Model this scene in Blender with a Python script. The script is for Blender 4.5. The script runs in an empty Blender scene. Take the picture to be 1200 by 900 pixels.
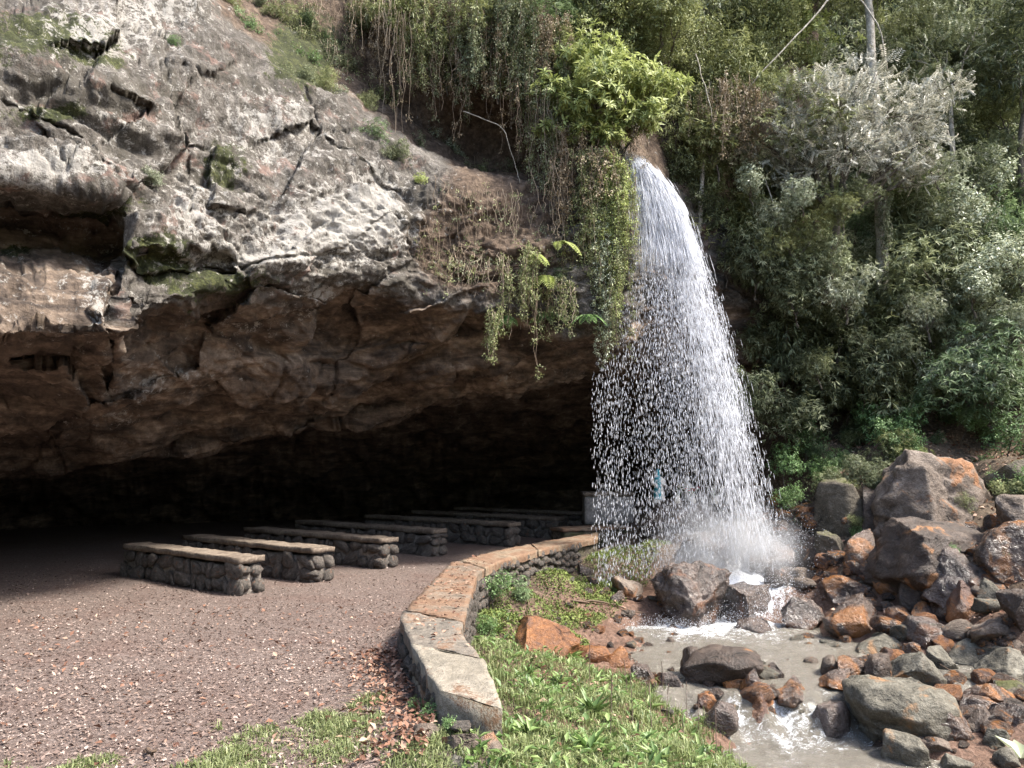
import bpy, bmesh, math, random
import numpy as np
from mathutils import Vector

# ------------------------------------------------------------------ camera, sky, sun, exposure
sc = bpy.context.scene
COL = sc.collection
FPX, CAMZ = 906.0, 1.6
PITCH = math.atan(95.0 / FPX)
CP, SP = math.cos(PITCH), math.sin(PITCH)
cam_d = bpy.data.cameras.new('camera')
cam_d.sensor_width = 36.0
cam_d.lens = 36.0 * FPX / 1200.0
cam_d.clip_start, cam_d.clip_end = 0.05, 600.0
cam = bpy.data.objects.new('camera', cam_d)
COL.objects.link(cam)
cam.location = (0, 0, CAMZ)
cam.rotation_euler = (math.radians(90) + PITCH, 0, 0)
sc.camera = cam

SUN_EL, SUN_AZ = math.radians(55), math.radians(104)     # azimuth measured from +Y towards +X
world = bpy.data.worlds.new('World')
sc.world = world
world.use_nodes = True
wn = world.node_tree.nodes
wl = world.node_tree.links
sky = wn.new('ShaderNodeTexSky')
sky.sky_type = 'NISHITA'
sky.sun_disc = False
sky.sun_elevation = SUN_EL
sky.sun_rotation = SUN_AZ
sky.air_density, sky.dust_density, sky.ozone_density = 1.0, 3.0, 1.0
wl.new(sky.outputs[0], wn['Background'].inputs[0])
wn['Background'].inputs[1].default_value = 0.15

sun_d = bpy.data.lights.new('sun', 'SUN')
sun_d.energy = 3.2
sun_d.angle = math.radians(10)
sun_d.color = (1.0, 0.95, 0.87)
sun = bpy.data.objects.new('sun', sun_d)
COL.objects.link(sun)
sdir = Vector((math.sin(SUN_AZ) * math.cos(SUN_EL), math.cos(SUN_AZ) * math.cos(SUN_EL), math.sin(SUN_EL)))
sun.rotation_euler = (-sdir).to_track_quat('-Z', 'Y').to_euler()

sc.view_settings.view_transform = 'Standard'
sc.view_settings.look = 'None'
sc.view_settings.gamma = 1.0
sc.view_settings.exposure = 1.85
sc.render.engine = 'CYCLES'
sc.cycles.use_denoising = True
sc.cycles.max_bounces = 6
sc.cycles.diffuse_bounces = 3
sc.cycles.glossy_bounces = 2
sc.cycles.transmission_bounces = 3
sc.cycles.transparent_max_bounces = 24
sc.cycles.sample_clamp_indirect = 6.0

# ------------------------------------------------------------------ numeric helpers
RNG = np.random.default_rng(7)
random.seed(7)

def at(px, py, Y):
    """world point seen at photo pixel (px,py) at horizontal distance Y"""
    px, py, Y = np.asarray(px, float), np.asarray(py, float), np.asarray(Y, float)
    a, b = (px - 600) / FPX, (450 - py) / FPX
    s = Y / (CP - b * SP)
    return np.stack(np.broadcast_arrays(a * s, Y, CAMZ + (SP + b * CP) * s), -1)

def atz(px, py, z):
    a, b = (px - 600) / FPX, (450 - py) / FPX
    s = (z - CAMZ) / (SP + b * CP)
    return np.array([a * s, (CP - b * SP) * s, z])

_perm = np.random.default_rng(3).permutation(256)
_perm = np.concatenate([_perm, _perm, _perm])
_g = np.random.default_rng(4).normal(size=(256, 3))
_g /= np.linalg.norm(_g, axis=1)[:, None]

def noise3(P):
    P = np.asarray(P, float)
    I = np.floor(P).astype(int)
    f = P - I
    u = f * f * f * (f * (f * 6 - 15) + 10)
    I &= 255
    out = 0
    for dx in (0, 1):
        wx = u[..., 0] if dx else 1 - u[..., 0]
        for dy in (0, 1):
            wy = u[..., 1] if dy else 1 - u[..., 1]
            for dz in (0, 1):
                wz = u[..., 2] if dz else 1 - u[..., 2]
                h = _perm[_perm[_perm[I[..., 0] + dx] + I[..., 1] + dy] + I[..., 2] + dz]
                g = _g[h]
                d = g[..., 0] * (f[..., 0] - dx) + g[..., 1] * (f[..., 1] - dy) + g[..., 2] * (f[..., 2] - dz)
                out = out + wx * wy * wz * d
    return out * 1.6

def fbm(P, oct=4, gain=0.5, lac=2.03):
    P = np.asarray(P, float)
    a, s = 1.0, 0
    for i in range(oct):
        s = s + a * noise3(P + 17.3 * i)
        P = P * lac
        a *= gain
    return s

def ridge(P, oct=4, gain=0.5, lac=2.1):
    P = np.asarray(P, float)
    a, s = 1.0, 0
    for i in range(oct):
        s = s + a * (1 - 2 * np.abs(noise3(P + 31.7 * i)))
        P = P * lac
        a *= gain
    return s

def sstep(a, b, x):
    t = np.clip((np.asarray(x, float) - a) / (b - a), 0, 1)
    return t * t * (3 - 2 * t)

def blob(px, py, cx, cy, rx, ry):
    return np.exp(-(((px - cx) / rx) ** 2 + ((py - cy) / ry) ** 2))

def norm(v):
    v = np.asarray(v, float)
    return v / np.maximum(np.linalg.norm(v, axis=-1, keepdims=True), 1e-9)

# ------------------------------------------------------------------ mesh helpers
def mesh_data(name, V, Fc, mat=None, smooth=False, attrs=None, mats=None):
    V = np.ascontiguousarray(V, np.float32).reshape(-1, 3)
    Fc = np.ascontiguousarray(Fc, np.int32)
    k = Fc.shape[1]
    me = bpy.data.meshes.new(name)
    me.vertices.add(len(V))
    me.vertices.foreach_set('co', V.ravel())
    me.loops.add(Fc.size)
    me.loops.foreach_set('vertex_index', Fc.ravel())
    me.polygons.add(len(Fc))
    me.polygons.foreach_set('loop_start', np.arange(0, Fc.size, k, dtype=np.int32))
    me.polygons.foreach_set('loop_total', np.full(len(Fc), k, np.int32))
    if smooth:
        me.polygons.foreach_set('use_smooth', np.ones(len(Fc), bool))
    me.update(calc_edges=True)
    for an, av in (attrs or {}).items():
        a = me.attributes.new(an, 'FLOAT', 'POINT')
        a.data.foreach_set('value', np.ascontiguousarray(av, np.float32).ravel())
    if mat:
        me.materials.append(mat)
    return me

def tag(o, label=None, cat=None, group=None, kind=None):
    for k, v in (('label', label), ('category', cat), ('group', group), ('kind', kind)):
        if v:
            o[k] = v
    return o

def obj(name, data, parent=None, loc=None, rot=None, scale=None):
    o = bpy.data.objects.new(name, data)
    COL.objects.link(o)
    if parent:
        o.parent = parent
    if loc is not None:
        o.location = [float(c) for c in loc]
    if rot is not None:
        o.rotation_euler = rot
    if scale is not None:
        o.scale = (scale,) * 3 if np.isscalar(scale) else scale
    return o

def empty(name, loc=(0, 0, 0), rot=None, scale=None):
    return obj(name, None, None, loc, rot, scale)

def grid_faces(nr, nc):
    i = np.arange(nr * nc).reshape(nr, nc)
    return np.stack([i[:-1, :-1], i[1:, :-1], i[1:, 1:], i[:-1, 1:]], -1).reshape(-1, 4)

def join(parts):
    Vs, Fs, n = [], [], 0
    for V, Fc in parts:
        Vs.append(V); Fs.append(Fc + n); n += len(V)
    return np.concatenate(Vs), np.concatenate(Fs)

def tube(P, R, sides=5):
    P = np.asarray(P, float); n = len(P)
    R = np.broadcast_to(np.asarray(R, float), (n,))
    T = norm(np.gradient(P, axis=0))
    ref = np.where(np.abs(T[:, 2:3]) > 0.9, np.array([[1., 0, 0]]), np.array([[0, 0, 1.]]))
    A = norm(np.cross(T, ref)); B = np.cross(T, A)
    th = np.arange(sides) * 2 * math.pi / sides
    V = P[:, None] + R[:, None, None] * (np.cos(th)[None, :, None] * A[:, None] + np.sin(th)[None, :, None] * B[:, None])
    i = np.arange(n * sides).reshape(n, sides)
    j = np.roll(i, -1, 1)
    Fq = np.stack([i[:-1], j[:-1], j[1:], i[1:]], -1).reshape(-1, 4)
    return V.reshape(-1, 3), Fq

def wiggle_path(p0, p1, n=10, amp=0.1, sag=0.0, seed=0):
    r = np.random.default_rng(seed)
    t = np.linspace(0, 1, n)[:, None]
    P = np.asarray(p0) * (1 - t) + np.asarray(p1) * t
    o = np.cumsum(r.normal(size=(n, 3)), 0)
    o -= o[:1] * (1 - t) + o[-1:] * t
    P = P + o * amp / math.sqrt(n)
    P[:, 2] -= sag * (4 * t * (1 - t))[:, 0]
    return P

def leaves(B, D, N, L, Wd, fold=0.2, droop=0.15):
    """many two-triangle folded leaves: base, left edge, tip, right edge"""
    B, D, N = np.asarray(B, float), norm(D), np.asarray(N, float)
    S = norm(np.cross(D, N)); N = np.cross(S, D)
    L = np.broadcast_to(np.asarray(L, float), (len(B),))[:, None]
    Wd = np.broadcast_to(np.asarray(Wd, float), (len(B),))[:, None]
    m = B + D * L * 0.45 + N * Wd * fold
    V = np.stack([B, m + S * Wd / 2, B + D * L - N * L * droop, m - S * Wd / 2], 1)
    i = np.arange(len(B))[:, None] * 4
    Fc = np.concatenate([i + [[0, 2, 1]], i + [[0, 3, 2]]], 1).reshape(-1, 3)
    return V.reshape(-1, 3), Fc

# ------------------------------------------------------------------ material helpers
class NB:
    def __init__(self, name):
        self.m = bpy.data.materials.new(name)
        self.m.use_nodes = True
        self.t = self.m.node_tree
        self.t.nodes.clear()
        self.out = self.t.nodes.new('ShaderNodeOutputMaterial')
    def n(self, typ, **kw):
        nd = self.t.nodes.new('ShaderNode' + typ)
        for k, v in kw.items():
            setattr(nd, k, v)
        return nd
    def set(self, sock, v):
        if hasattr(v, 'node') or isinstance(v, bpy.types.NodeSocket):
            self.t.links.new(v, sock)
        elif isinstance(v, (tuple, list)) and len(v) == 3 and sock.type == 'RGBA':
            sock.default_value = (*v, 1)
        else:
            sock.default_value = v
    def coord(self, scale=(1, 1, 1), kind='Object', rot=(0, 0, 0)):
        c = self.n('TexCoord'); mp = self.n('Mapping')
        self.t.links.new(c.outputs[kind], mp.inputs[0])
        mp.inputs['Scale'].default_value = scale
        mp.inputs['Rotation'].default_value = rot
        return mp.outputs[0]
    def noise(self, vec, scale, detail=4, rough=0.55, dist=0.0):
        nd = self.n('TexNoise')
        self.set(nd.inputs['Vector'], vec)
        nd.inputs['Scale'].default_value = scale
        nd.inputs['Detail'].default_value = detail
        nd.inputs['Roughness'].default_value = rough
        nd.inputs['Distortion'].default_value = dist
        return nd.outputs[0]
    def voro(self, vec, scale, feature='F1', out=0):
        nd = self.n('TexVoronoi', feature=feature)
        self.set(nd.inputs['Vector'], vec)
        nd.inputs['Scale'].default_value = scale
        return nd.outputs[out]
    def attr(self, name):
        return self.n('Attribute', attribute_name=name).outputs['Fac']
    def math(self, op, a, b=0.0, clamp=False):
        nd = self.n('Math', operation=op, use_clamp=clamp)
        self.set(nd.inputs[0], a); self.set(nd.inputs[1], b)
        return nd.outputs[0]
    def smooth(self, x, lo, hi):
        nd = self.n('MapRange', interpolation_type='SMOOTHSTEP')
        self.set(nd.inputs[0], x)
        nd.inputs[1].default_value = lo; nd.inputs[2].default_value = hi
        return nd.outputs[0]
    def mix(self, fac, a, b, blend='MIX'):
        nd = self.n('Mix', data_type='RGBA', blend_type=blend)
        self.set(nd.inputs[0], fac); self.set(nd.inputs[6], a); self.set(nd.inputs[7], b)
        return nd.outputs[2]
    def ramp(self, x, stops):
        nd = self.n('ValToRGB')
        self.set(nd.inputs[0], x)
        e = nd.color_ramp.elements
        while len(e) < len(stops):
            e.new(0.5)
        for el, (p, c) in zip(e, stops):
            el.position = p; el.color = (*c, 1)
        return nd.outputs[0]
    def bump(self, h, strength=0.5, dist=0.02, normal=None):
        nd = self.n('Bump')
        nd.inputs['Strength'].default_value = strength
        nd.inputs['Distance'].default_value = dist
        self.set(nd.inputs['Height'], h)
        if normal:
            self.set(nd.inputs['Normal'], normal)
        return nd.outputs[0]
    def principled(self, color, rough=0.8, normal=None, spec=0.4, **kw):
        p = self.n('BsdfPrincipled')
        self.set(p.inputs['Base Color'], color)
        self.set(p.inputs['Roughness'], rough)
        self.set(p.inputs['Specular IOR Level'], spec)
        if normal:
            self.set(p.inputs['Normal'], normal)
        for k, v in kw.items():
            self.set(p.inputs[k], v)
        return p.outputs[0]
    def done(self, sh):
        self.t.links.new(sh, self.out.inputs[0])
        return self.m

def leaf_mat(name, c1, c2, c3=None, rough=0.5, trans=0.25, spec=0.35):
    b = NB(name)
    t = b.attr('tint')
    col = b.ramp(t, [(0, c1), (0.6, c2), (1.0, c3 or c2)])
    rnd = b.n('ObjectInfo').outputs['Random']
    h = b.n('HueSaturation')
    b.set(h.inputs['Value'], b.math('ADD', b.math('MULTIPLY', rnd, 0.4), 0.8))
    b.set(h.inputs['Color'], col)
    col = h.outputs[0]
    p = b.principled(col, rough, spec=spec)
    tr = b.n('BsdfTranslucent'); b.set(tr.inputs[0], col)
    mx = b.n('MixShader'); mx.inputs[0].default_value = trans
    b.t.links.new(p, mx.inputs[1]); b.t.links.new(tr.outputs[0], mx.inputs[2])
    return b.done(mx.outputs[0])

def rock_mat(name, lo, mid, hi, stain=None, stain_amt=0.0, moss=None, moss_amt=0.0, wet=0.0, scale=1.0, bump=1.0):
    b = NB(name)
    v = b.coord()
    rnd = b.n('ObjectInfo').outputs['Random']
    va = b.n('VectorMath', operation='ADD')
    b.set(va.inputs[0], v)
    cx = b.n('CombineXYZ'); b.set(cx.inputs[0], b.math('MULTIPLY', rnd, 37.0)); b.set(cx.inputs[2], b.math('MULTIPLY', rnd, 11.0))
    b.set(va.inputs[1], cx.outputs[0]); v = va.outputs[0]
    n1 = b.noise(v, 3.0 * scale, 6, 0.65, 0.4)
    n2 = b.noise(v, 16 * scale, 5, 0.7)
    n3 = b.noise(v, 60 * scale, 3, 0.7)
    f = b.math('ADD', b.math('MULTIPLY', n1, 0.6), b.math('MULTIPLY', n2, 0.4))
    col = b.ramp(f, [(0.34, lo), (0.5, mid), (0.64, hi)])
    ck = b.smooth(b.voro(b.mix(.12, v, b.n('TexNoise').outputs[1]), 3.2 * scale, 'DISTANCE_TO_EDGE'), 0.0, .06)
    ckm = b.math('MAXIMUM', ck, b.smooth(n1, .30, .42))
    col = b.mix(ckm, tuple(c * .35 for c in lo), col)
    col = b.mix(b.math('MULTIPLY', b.smooth(n3, 0.45, 0.8), 0.35), col, tuple(min(1, c * 1.7) for c in hi))
    if stain:
        s = b.smooth(b.noise(v, 2.2 * scale, 4, 0.6, 0.8), 0.62 - stain_amt * 0.35, 0.72 - stain_amt * 0.3)
        col = b.mix(s, col, b.mix(n2, tuple(c * 0.55 for c in stain), stain))
    if moss:
        g = b.n('NewGeometry').outputs['Normal']
        sx = b.n('SeparateXYZ'); b.set(sx.inputs[0], g)
        up = b.math('MULTIPLY', b.smooth(sx.outputs[2], 0.1, 0.9), moss_amt)
        mf = b.smooth(b.math('ADD', up, b.math('SUBTRACT', n1, 0.5)), 0.35, 0.6)
        col = b.mix(mf, col, b.mix(n2, tuple(c * 0.4 for c in moss), moss))
    h = b.math('ADD', b.math('MULTIPLY', n1, 1.0), b.math('ADD', b.math('MULTIPLY', n2, 0.45), b.math('ADD', b.math('MULTIPLY', n3, 0.15), b.math('MULTIPLY', ckm, .25))))
    nm = b.bump(h, bump, 0.08 / scale)
    r = b.math('SUBTRACT', 0.9, b.math('MULTIPLY', b.smooth(n1, 0.28, 0.48), wet * 0.68))
    return b.done(b.principled(col, r, nm, spec=0.35 + 0.25 * wet))

# ------------------------------------------------------------------ terrain (one sheet)
WL = np.array([(-.42, 4.84), (-.55, 5.2), (-.74, 5.85), (-.945, 6.69), (-.89, 8.04), (-.79, 10.27), (-.32, 11.5), (.58, 13.2), (1.65, 14.9)])
WR = np.array([(-.05, 4.47), (-.17, 5.24), (-.40, 6.05), (-.41, 7.2), (-.41, 7.93), (-.41, 9.35), (-.17, 10.45), (.53, 12.1), (1.53, 13.85)])
WC_Y = np.array([-90, 3.0, 4.2, 5.2, 6.1, 7.0, 8.0, 9.8, 11.2, 12.65, 14.4, 16.0, 17.5, 60])
WC_X = np.array([-.15, -.15, -.22, -.40, -.62, -.67, -.65, -.6, -.25, .55, 1.6, 2.35, 2.7, 3.0])
TP = np.array([
    (-.3, 3.5, 0), (0, 4, 0), (.3, 4.5, -.02), (-.1, 6, -.05), (-.2, 7.5, -.1), (-.2, 9, -.1), (0, 10.3, -.05), (.6, 11.8, 0), (1.5, 13.5, .05), (2.2, 14.5, .1),
    (.5, 2.5, -.03), (.6, 4, -.06), (1, 4, -.28), (1, 5.2, -.3), (.7, 6.2, -.25), (.5, 7.4, -.33), (.3, 8.5, -.38), (.5, 9.6, -.45), (1.0, 10.6, -.5), (1.3, 11.8, -.4), (1.7, 12.6, -.3),
    (1.3, 2.5, -.3), (1.5, 5, -.62), (1.45, 6.2, -.62), (1.1, 7.2, -.55),
    (.75, 8.9, -.55), (1.15, 8.6, -.68), (1.72, 7.7, -.88), (1.9, 6.8, -1.0), (2.15, 6.3, -1.2), (2.2, 7.2, -1.25), (3.4, 7.2, -1.25), (2.2, 5.2, -1.1), (2.4, 3.5, -1.05), (1.1, 9.8, -.68),
    (2, 9.5, -1.0), (3, 10, -1.1), (4, 10, -1.0), (2, 11, -.95), (3, 11.3, -.9), (4, 11.3, -.85), (3, 8.6, -.95), (2.3, 8.5, -.95), (3.5, 8.5, -.95), (2.3, 7.9, -1.1), (3, 7.9, -1.1), (2.8, 7, -1.25), (3.2, 6, -1.25), (3, 4.5, -1.25), (3.4, 2, -1.25),
    (3.8, 7.5, -.95), (4.3, 8.3, -.82), (5.1, 8.9, -.82), (4.3, 6.5, -1.0), (5.1, 7.8, -.75), (5.0, 6.0, -.9), (6.2, 9.5, -.15), (5.2, 10.2, -.55), (4.8, 11, -.45), (5.3, 12, .15), (6.2, 11, .4), (6.9, 12.5, 1.0),
    (6, 13.5, 1.45), (7, 14, 2.1), (8.5, 13, 1.7), (5.1, 14, .75), (5.8, 15, 2), (7.5, 10.5, .8), (7.5, 8.5, .3), (6.5, 7, -.4), (6.5, 5, -.5), (6, 2.5, -.5), (9, 9, 1.5), (9, 6, .8), (12, 8, 3), (12, 12, 4.5), (14, 3, 3), (10, 15, 4), (8, 16, 4), (6, 17, 3.5),
    (2.5, 12.5, -.4), (3.3, 12.6, -.15), (4.2, 12.4, -.3), (3.7, 13.4, .4), (2.6, 13.6, .2), (3, 15, .4), (4.5, 14, .6), (3.7, 16.5, .5), (3.5, 20, .6)])

def ground_z(x, y):
    x, y = np.asarray(x, float), np.asarray(y, float)
    shp = np.broadcast(x, y).shape
    x, y = np.broadcast_to(x, shp).ravel(), np.broadcast_to(y, shp).ravel()
    out = np.empty(len(x))
    for s in range(0, len(x), 40000):
        xs, ys = x[s:s + 40000], y[s:s + 40000]
        d2 = (xs[:, None] - TP[None, :, 0]) ** 2 + (ys[:, None] - TP[None, :, 1]) ** 2 + 0.05
        w = d2 ** -1.9
        out[s:s + 40000] = (w * TP[None, :, 2]).sum(1) / w.sum(1)
    P = np.stack([x, y, 0 * x], -1)
    right = sstep(-.05, .05, x - np.interp(y, WC_Y, WC_X))
    rough = sstep(.25, 1.4, x - np.interp(y, WC_Y, WC_X))
    out = out + rough * (0.07 * fbm(P * 1.3, 3) + 0.03 * ridge(P * 4, 2))
    flat = 0.02 * fbm(P * 0.5, 2) + 0.006 * fbm(P * 5, 2)
    mound = .11 * np.exp(-((x + .2) / .55) ** 2 - ((y - 4.35) / .6) ** 2)
    return (right * out + flat * (1 - right * 0.7) + mound).reshape(shp)

def ground_hit(px, py, y0=3.0, y1=22.0):
    Y = np.linspace(y0, y1, 500)
    P = at(px, py, Y)
    wz = np.where((P[:, 0] > .3) & (P[:, 0] < 6.6) & (Y < 13), np.where(Y > 8.0, -.72, -1.03), -9)
    below = P[:, 2] < np.maximum(ground_z(P[:, 0], P[:, 1]), wz)
    i = int(np.argmax(below)) if below.any() else -1
    return P[i]

gx = np.concatenate([[-90, -60, -40, -25, -17], np.arange(-13, 13.01, 0.075), [15, 18, 24, 36, 60, 90]])
gy = np.concatenate([[-80, -50, -30, -18, -10, -6, -3, -1.5], np.arange(0, 22, 0.075), [22.5, 25, 30, 45, 70, 100]])
GX, GY = np.meshgrid(gx, gy)
GZ = ground_z(GX, GY)
xc = np.interp(GY, WC_Y, WC_X)
wet = sstep(.2, -.35, GZ) * sstep(.3, 1.0, GX - xc)
grassy = sstep(0, .3, GX - xc) * sstep(-1.0, -.5, GZ)
b = NB('ground_soil')
v = b.coord()
n1 = b.noise(v, 1.2, 4, .6); n2 = b.noise(v, 22, 4, .7); n3 = b.noise(v, 70, 3, .7)
litter = b.ramp(b.math('ADD', b.math('MULTIPLY', n2, .5), b.math('MULTIPLY', n3, .5)), [(.3, (.03, .021, .017)), (.48, (.10, .074, .062)), (.6, (.18, .14, .122)), (.75, (.32, .27, .245))])
litter = b.mix(b.math('MULTIPLY', b.smooth(n1, .45, .7), .5), litter, (.10, .062, .05))
soil = b.ramp(n2, [(.3, (.035, .026, .018)), (.55, (.10, .072, .048)), (.75, (.2, .16, .11))])
bed = b.ramp(n2, [(.3, (.04, .022, .014)), (.55, (.13, .075, .05)), (.75, (.24, .16, .12))])
col = b.mix(b.attr('bank'), litter, soil)
col = b.mix(b.attr('wet'), col, bed)
h = b.math('ADD', n2, b.math('MULTIPLY', n3, .6))
rgh = b.math('SUBTRACT', .95, b.math('MULTIPLY', b.attr('wet'), .5))
M_ground = b.done(b.principled(col, rgh, b.bump(h, .8, .03), spec=.3))
gm = mesh_data('ground', np.stack([GX, GY, GZ], -1), grid_faces(len(gy), len(gx))[:, ::-1], M_ground, True, {'wet': wet, 'bank': grassy})
tag(obj('ground', gm), 'brown litter covered cave floor sloping down to a stony stream bed', None, None, 'structure')

# ------------------------------------------------------------------ the overhanging cliff
ROWS = 10   # top, overhang above crease, crease, rock top edge, mid face, lip, under side, inner edge, deep ceiling, back wall foot
CC = {
    -900: [(-1100, 10), (-800, 9.5), (-600, 8.8), (-400, 7.2), (0, 6.2), (480, 6.0), (560, 6.3), (650, 6.8), (700, 7.2), (790, 7.4)],
    -500: [(-900, 13), (-700, 12), (-500, 11), (-350, 8.4), (0, 6.6), (520, 6.2), (600, 6.8), (680, 7.2), (710, 7.5), (775, 7.7)],
    -300: [(-850, 13.5), (-650, 12.5), (-450, 11.5), (-310, 9), (20, 7.3), (430, 7.0), (520, 8.2), (610, 9.2), (640, 10.2), (710, 11)],
    -150: [(-800, 14), (-600, 13), (-420, 12), (-280, 9.2), (50, 7.2), (405, 6.8), (495, 8.6), (580, 10.8), (566, 13), (672, 15.5)],
    0: [(-700, 14.5), (-500, 13.5), (-330, 12.5), (-200, 9.6), (80, 7.6), (392, 7.2), (480, 9.2), (557, 12), (538, 15), (637, 20)],
    130: [(-600, 15), (-400, 14), (-200, 13), (-80, 10.1), (130, 8.3), (390, 7.7), (470, 9.7), (541, 12.5), (522, 15.5), (630, 21.5)],
    250: [(-500, 15.5), (-250, 14.3), (-45, 13), (28, 10.7), (170, 9.3), (318, 8.7), (420, 10.4), (519, 13), (498, 16), (626, 22.5)],
    345: [(-450, 15.6), (-150, 14.2), (40, 13.2), (97, 11.3), (210, 10.1), (328, 9.6), (420, 11.3), (504, 13.5), (484, 16.5), (624, 23)],
    430: [(-400, 15.8), (-60, 13.9), (100, 13.8), (150, 12), (245, 11.2), (330, 10.9), (405, 12), (488, 14), (470, 16.8), (622, 23.5)],
    500: [(-400, 15.8), (10, 13.3), (155, 14.1), (196, 12.4), (270, 11.8), (345, 11.6), (400, 12.6), (471, 14.3), (458, 17), (620, 24)],
    570: [(-400, 15.8), (20, 13.2), (192, 14.4), (216, 12.8), (290, 12.2), (358, 12.1), (402, 13), (462, 14.6), (450, 17), (620, 24)],
    640: [(-400, 15.8), (30, 13.3), (205, 14.3), (228, 13), (300, 12.5), (378, 12.4), (410, 13.2), (453, 14.8), (442, 17.2), (620, 24)],
    690: [(-400, 15.8), (20, 14.3), (120, 13.8), (168, 12.7), (280, 12.4), (395, 12.3), (415, 13.2), (440, 15), (430, 17.4), (620, 24)],
    735: [(-400, 15.8), (20, 14.5), (140, 13.8), (194, 12.8), (290, 12.7), (380, 13), (400, 13.5), (430, 15), (420, 17.4), (620, 24)],
    765: [(-400, 16.5), (20, 15.2), (170, 14.4), (235, 13.7), (290, 13.7), (350, 13.9), (380, 14.2), (425, 15.2), (415, 17.4), (620, 23)],
    850: [(-400, 17.5), (20, 16.5), (220, 15.4), (280, 14.8), (315, 14.7), (350, 14.7), (380, 14.8), (430, 15.4), (424, 17), (620, 20)],
    900: [(-400, 18), (20, 17), (270, 15.9), (310, 15.4), (340, 15.2), (370, 15.1), (400, 15.2), (450, 15.5), (500, 16.7), (620, 17.4)],
    960: [(-400, 18.5), (20, 17.5), (310, 16.2), (350, 15.8), (380, 15.6), (420, 15.5), (460, 15.5), (500, 15.6), (560, 15.8), (640, 16)],
}
cpx = np.array(sorted(CC), float)
ctrl = np.array([CC[int(k)] for k in cpx], float)           # cols, rows, 2
PXg = np.concatenate([np.linspace(-900, -40, 60, endpoint=False), np.arange(-40, 760, 1.65), np.linspace(760, 960, 70)])
seg = [10, 22, 14, 40, 90, 90, 56, 50, 26]
tr_ = np.concatenate([np.linspace(i, i + 1, n, endpoint=False) for i, n in enumerate(seg)] + [[ROWS - 1.0]])
PYc = np.stack([np.interp(PXg, cpx, ctrl[:, r, 0]) for r in range(ROWS)], 1)
DPc = np.stack([np.interp(PXg, cpx, ctrl[:, r, 1]) for r in range(ROWS)], 1)
def smooth_cols(A, k=9):
    ker = np.hanning(k + 2)[1:-1]; ker /= ker.sum()
    Ap = np.concatenate([np.repeat(A[:1], k // 2, 0), A, np.repeat(A[-1:], k // 2, 0)])
    return np.stack([np.convolve(Ap[:, j], ker, 'valid') for j in range(A.shape[1])], 1)
PYc, DPc = smooth_cols(PYc, 31), smooth_cols(DPc, 31)
i0 = np.minimum(tr_.astype(int), ROWS - 2); ft = tr_ - i0
PYg = PYc[:, i0] * (1 - ft) + PYc[:, i0 + 1] * ft
# depth: Catmull-Rom style through the rows so that lips stay round
def cr(A):
    a0 = A[:, np.maximum(i0 - 1, 0)]; a1 = A[:, i0]; a2 = A[:, i0 + 1]; a3 = A[:, np.minimum(i0 + 2, ROWS - 1)]
    m1, m2 = (a2 - a0) * .28, (a3 - a1) * .28
    t = ft
    return a1 * (2 * t**3 - 3 * t**2 + 1) + m1 * (t**3 - 2 * t**2 + t) + a2 * (-2 * t**3 + 3 * t**2) + m2 * (t**3 - t**2)
DPg = cr(DPc)
PXm = np.repeat(PXg[:, None], len(tr_), 1)
PYm, D = PYg, DPg.copy()
# sculpted features: niche under a brow, proud reddish block with a straight edge, crack, tablet, folds
wob = 6 * noise3(np.stack([PXm * .03, PYm * .03, 0 * PXm], -1))
px_, py_ = PXm + wob, PYm + 0.6 * wob
niche = sstep(148, 128, px_) * sstep(-260, -200, px_)
D += niche * (0.95 * sstep(222 + (px_ - 60) * .12, 246 + (px_ - 60) * .15, py_) * sstep(330, 288, py_))
D -= niche * (0.05 + .55 * sstep(300, 392, py_)) * sstep(292, 312, py_) * sstep(398, 391, py_)
D -= niche * 0.22 * sstep(160, 205, py_) * sstep(228 + (px_ - 60) * .1, 216 + (px_ - 60) * .1, py_)
crx = 140 - (py_ - 300) * 0.09
D += 0.3 * np.exp(-((PXm - crx) / 2.6) ** 2) * sstep(286, 300, py_) * sstep(478, 450, py_)
tablet = sstep(136, 141, px_) * sstep(184, 176, px_) * sstep(334, 340, py_) * sstep(394, 386, py_)
D -= 0.12 * tablet
D += 0.35 * sstep(150, 170, px_) * sstep(290, 250, px_) * sstep(286, 306, py_) * sstep(345, 320, py_)
# alcove scoop in the dark underside right of the bright lichen
D += 0.55 * blob(PXm, PYm, 405, 385, 75, 42)
D -= 0.45 * blob(PXm, PYm, 505, 445, 40, 32)
D += 0.3 * np.exp(-((PXm - 534 - (PYm - 440) * .25) / 4.5) ** 2) * sstep(418, 432, PYm) * sstep(470, 460, PYm)
D -= 0.35 * blob(PXm, PYm, 590, 440, 45, 22)
D -= 0.30 * sstep(0, 1, blob(PXm, PYm, 590, 290, 70, 80))
D -= 0.35 * blob(PXm, PYm, 560, 225, 60, 26)
D += 0.5 * blob(PXm, PYm, 700, 412, 28, 12)
D_soft = D.copy()
rk = np.random.default_rng(77)
ns_ = 85
sx_, sy_ = rk.uniform(-320, 760, ns_), rk.uniform(-160, 500, ns_)
ofs, tx, ty = rk.normal(0, .085, ns_), rk.normal(0, .0016, ns_), rk.normal(0, .0016, ns_)
wx = 9 * noise3(np.stack([PXm * .02, PYm * .02, 0 * PXm + 5], -1)) + 3 * noise3(np.stack([PXm * .09, PYm * .09, 0 * PXm + 8], -1))
ax_, ay_ = PXm + wx, PYm + wx * .7
best = np.full(PXm.shape, 1e9); second = best.copy(); cell = np.zeros(PXm.shape, int)
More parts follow.
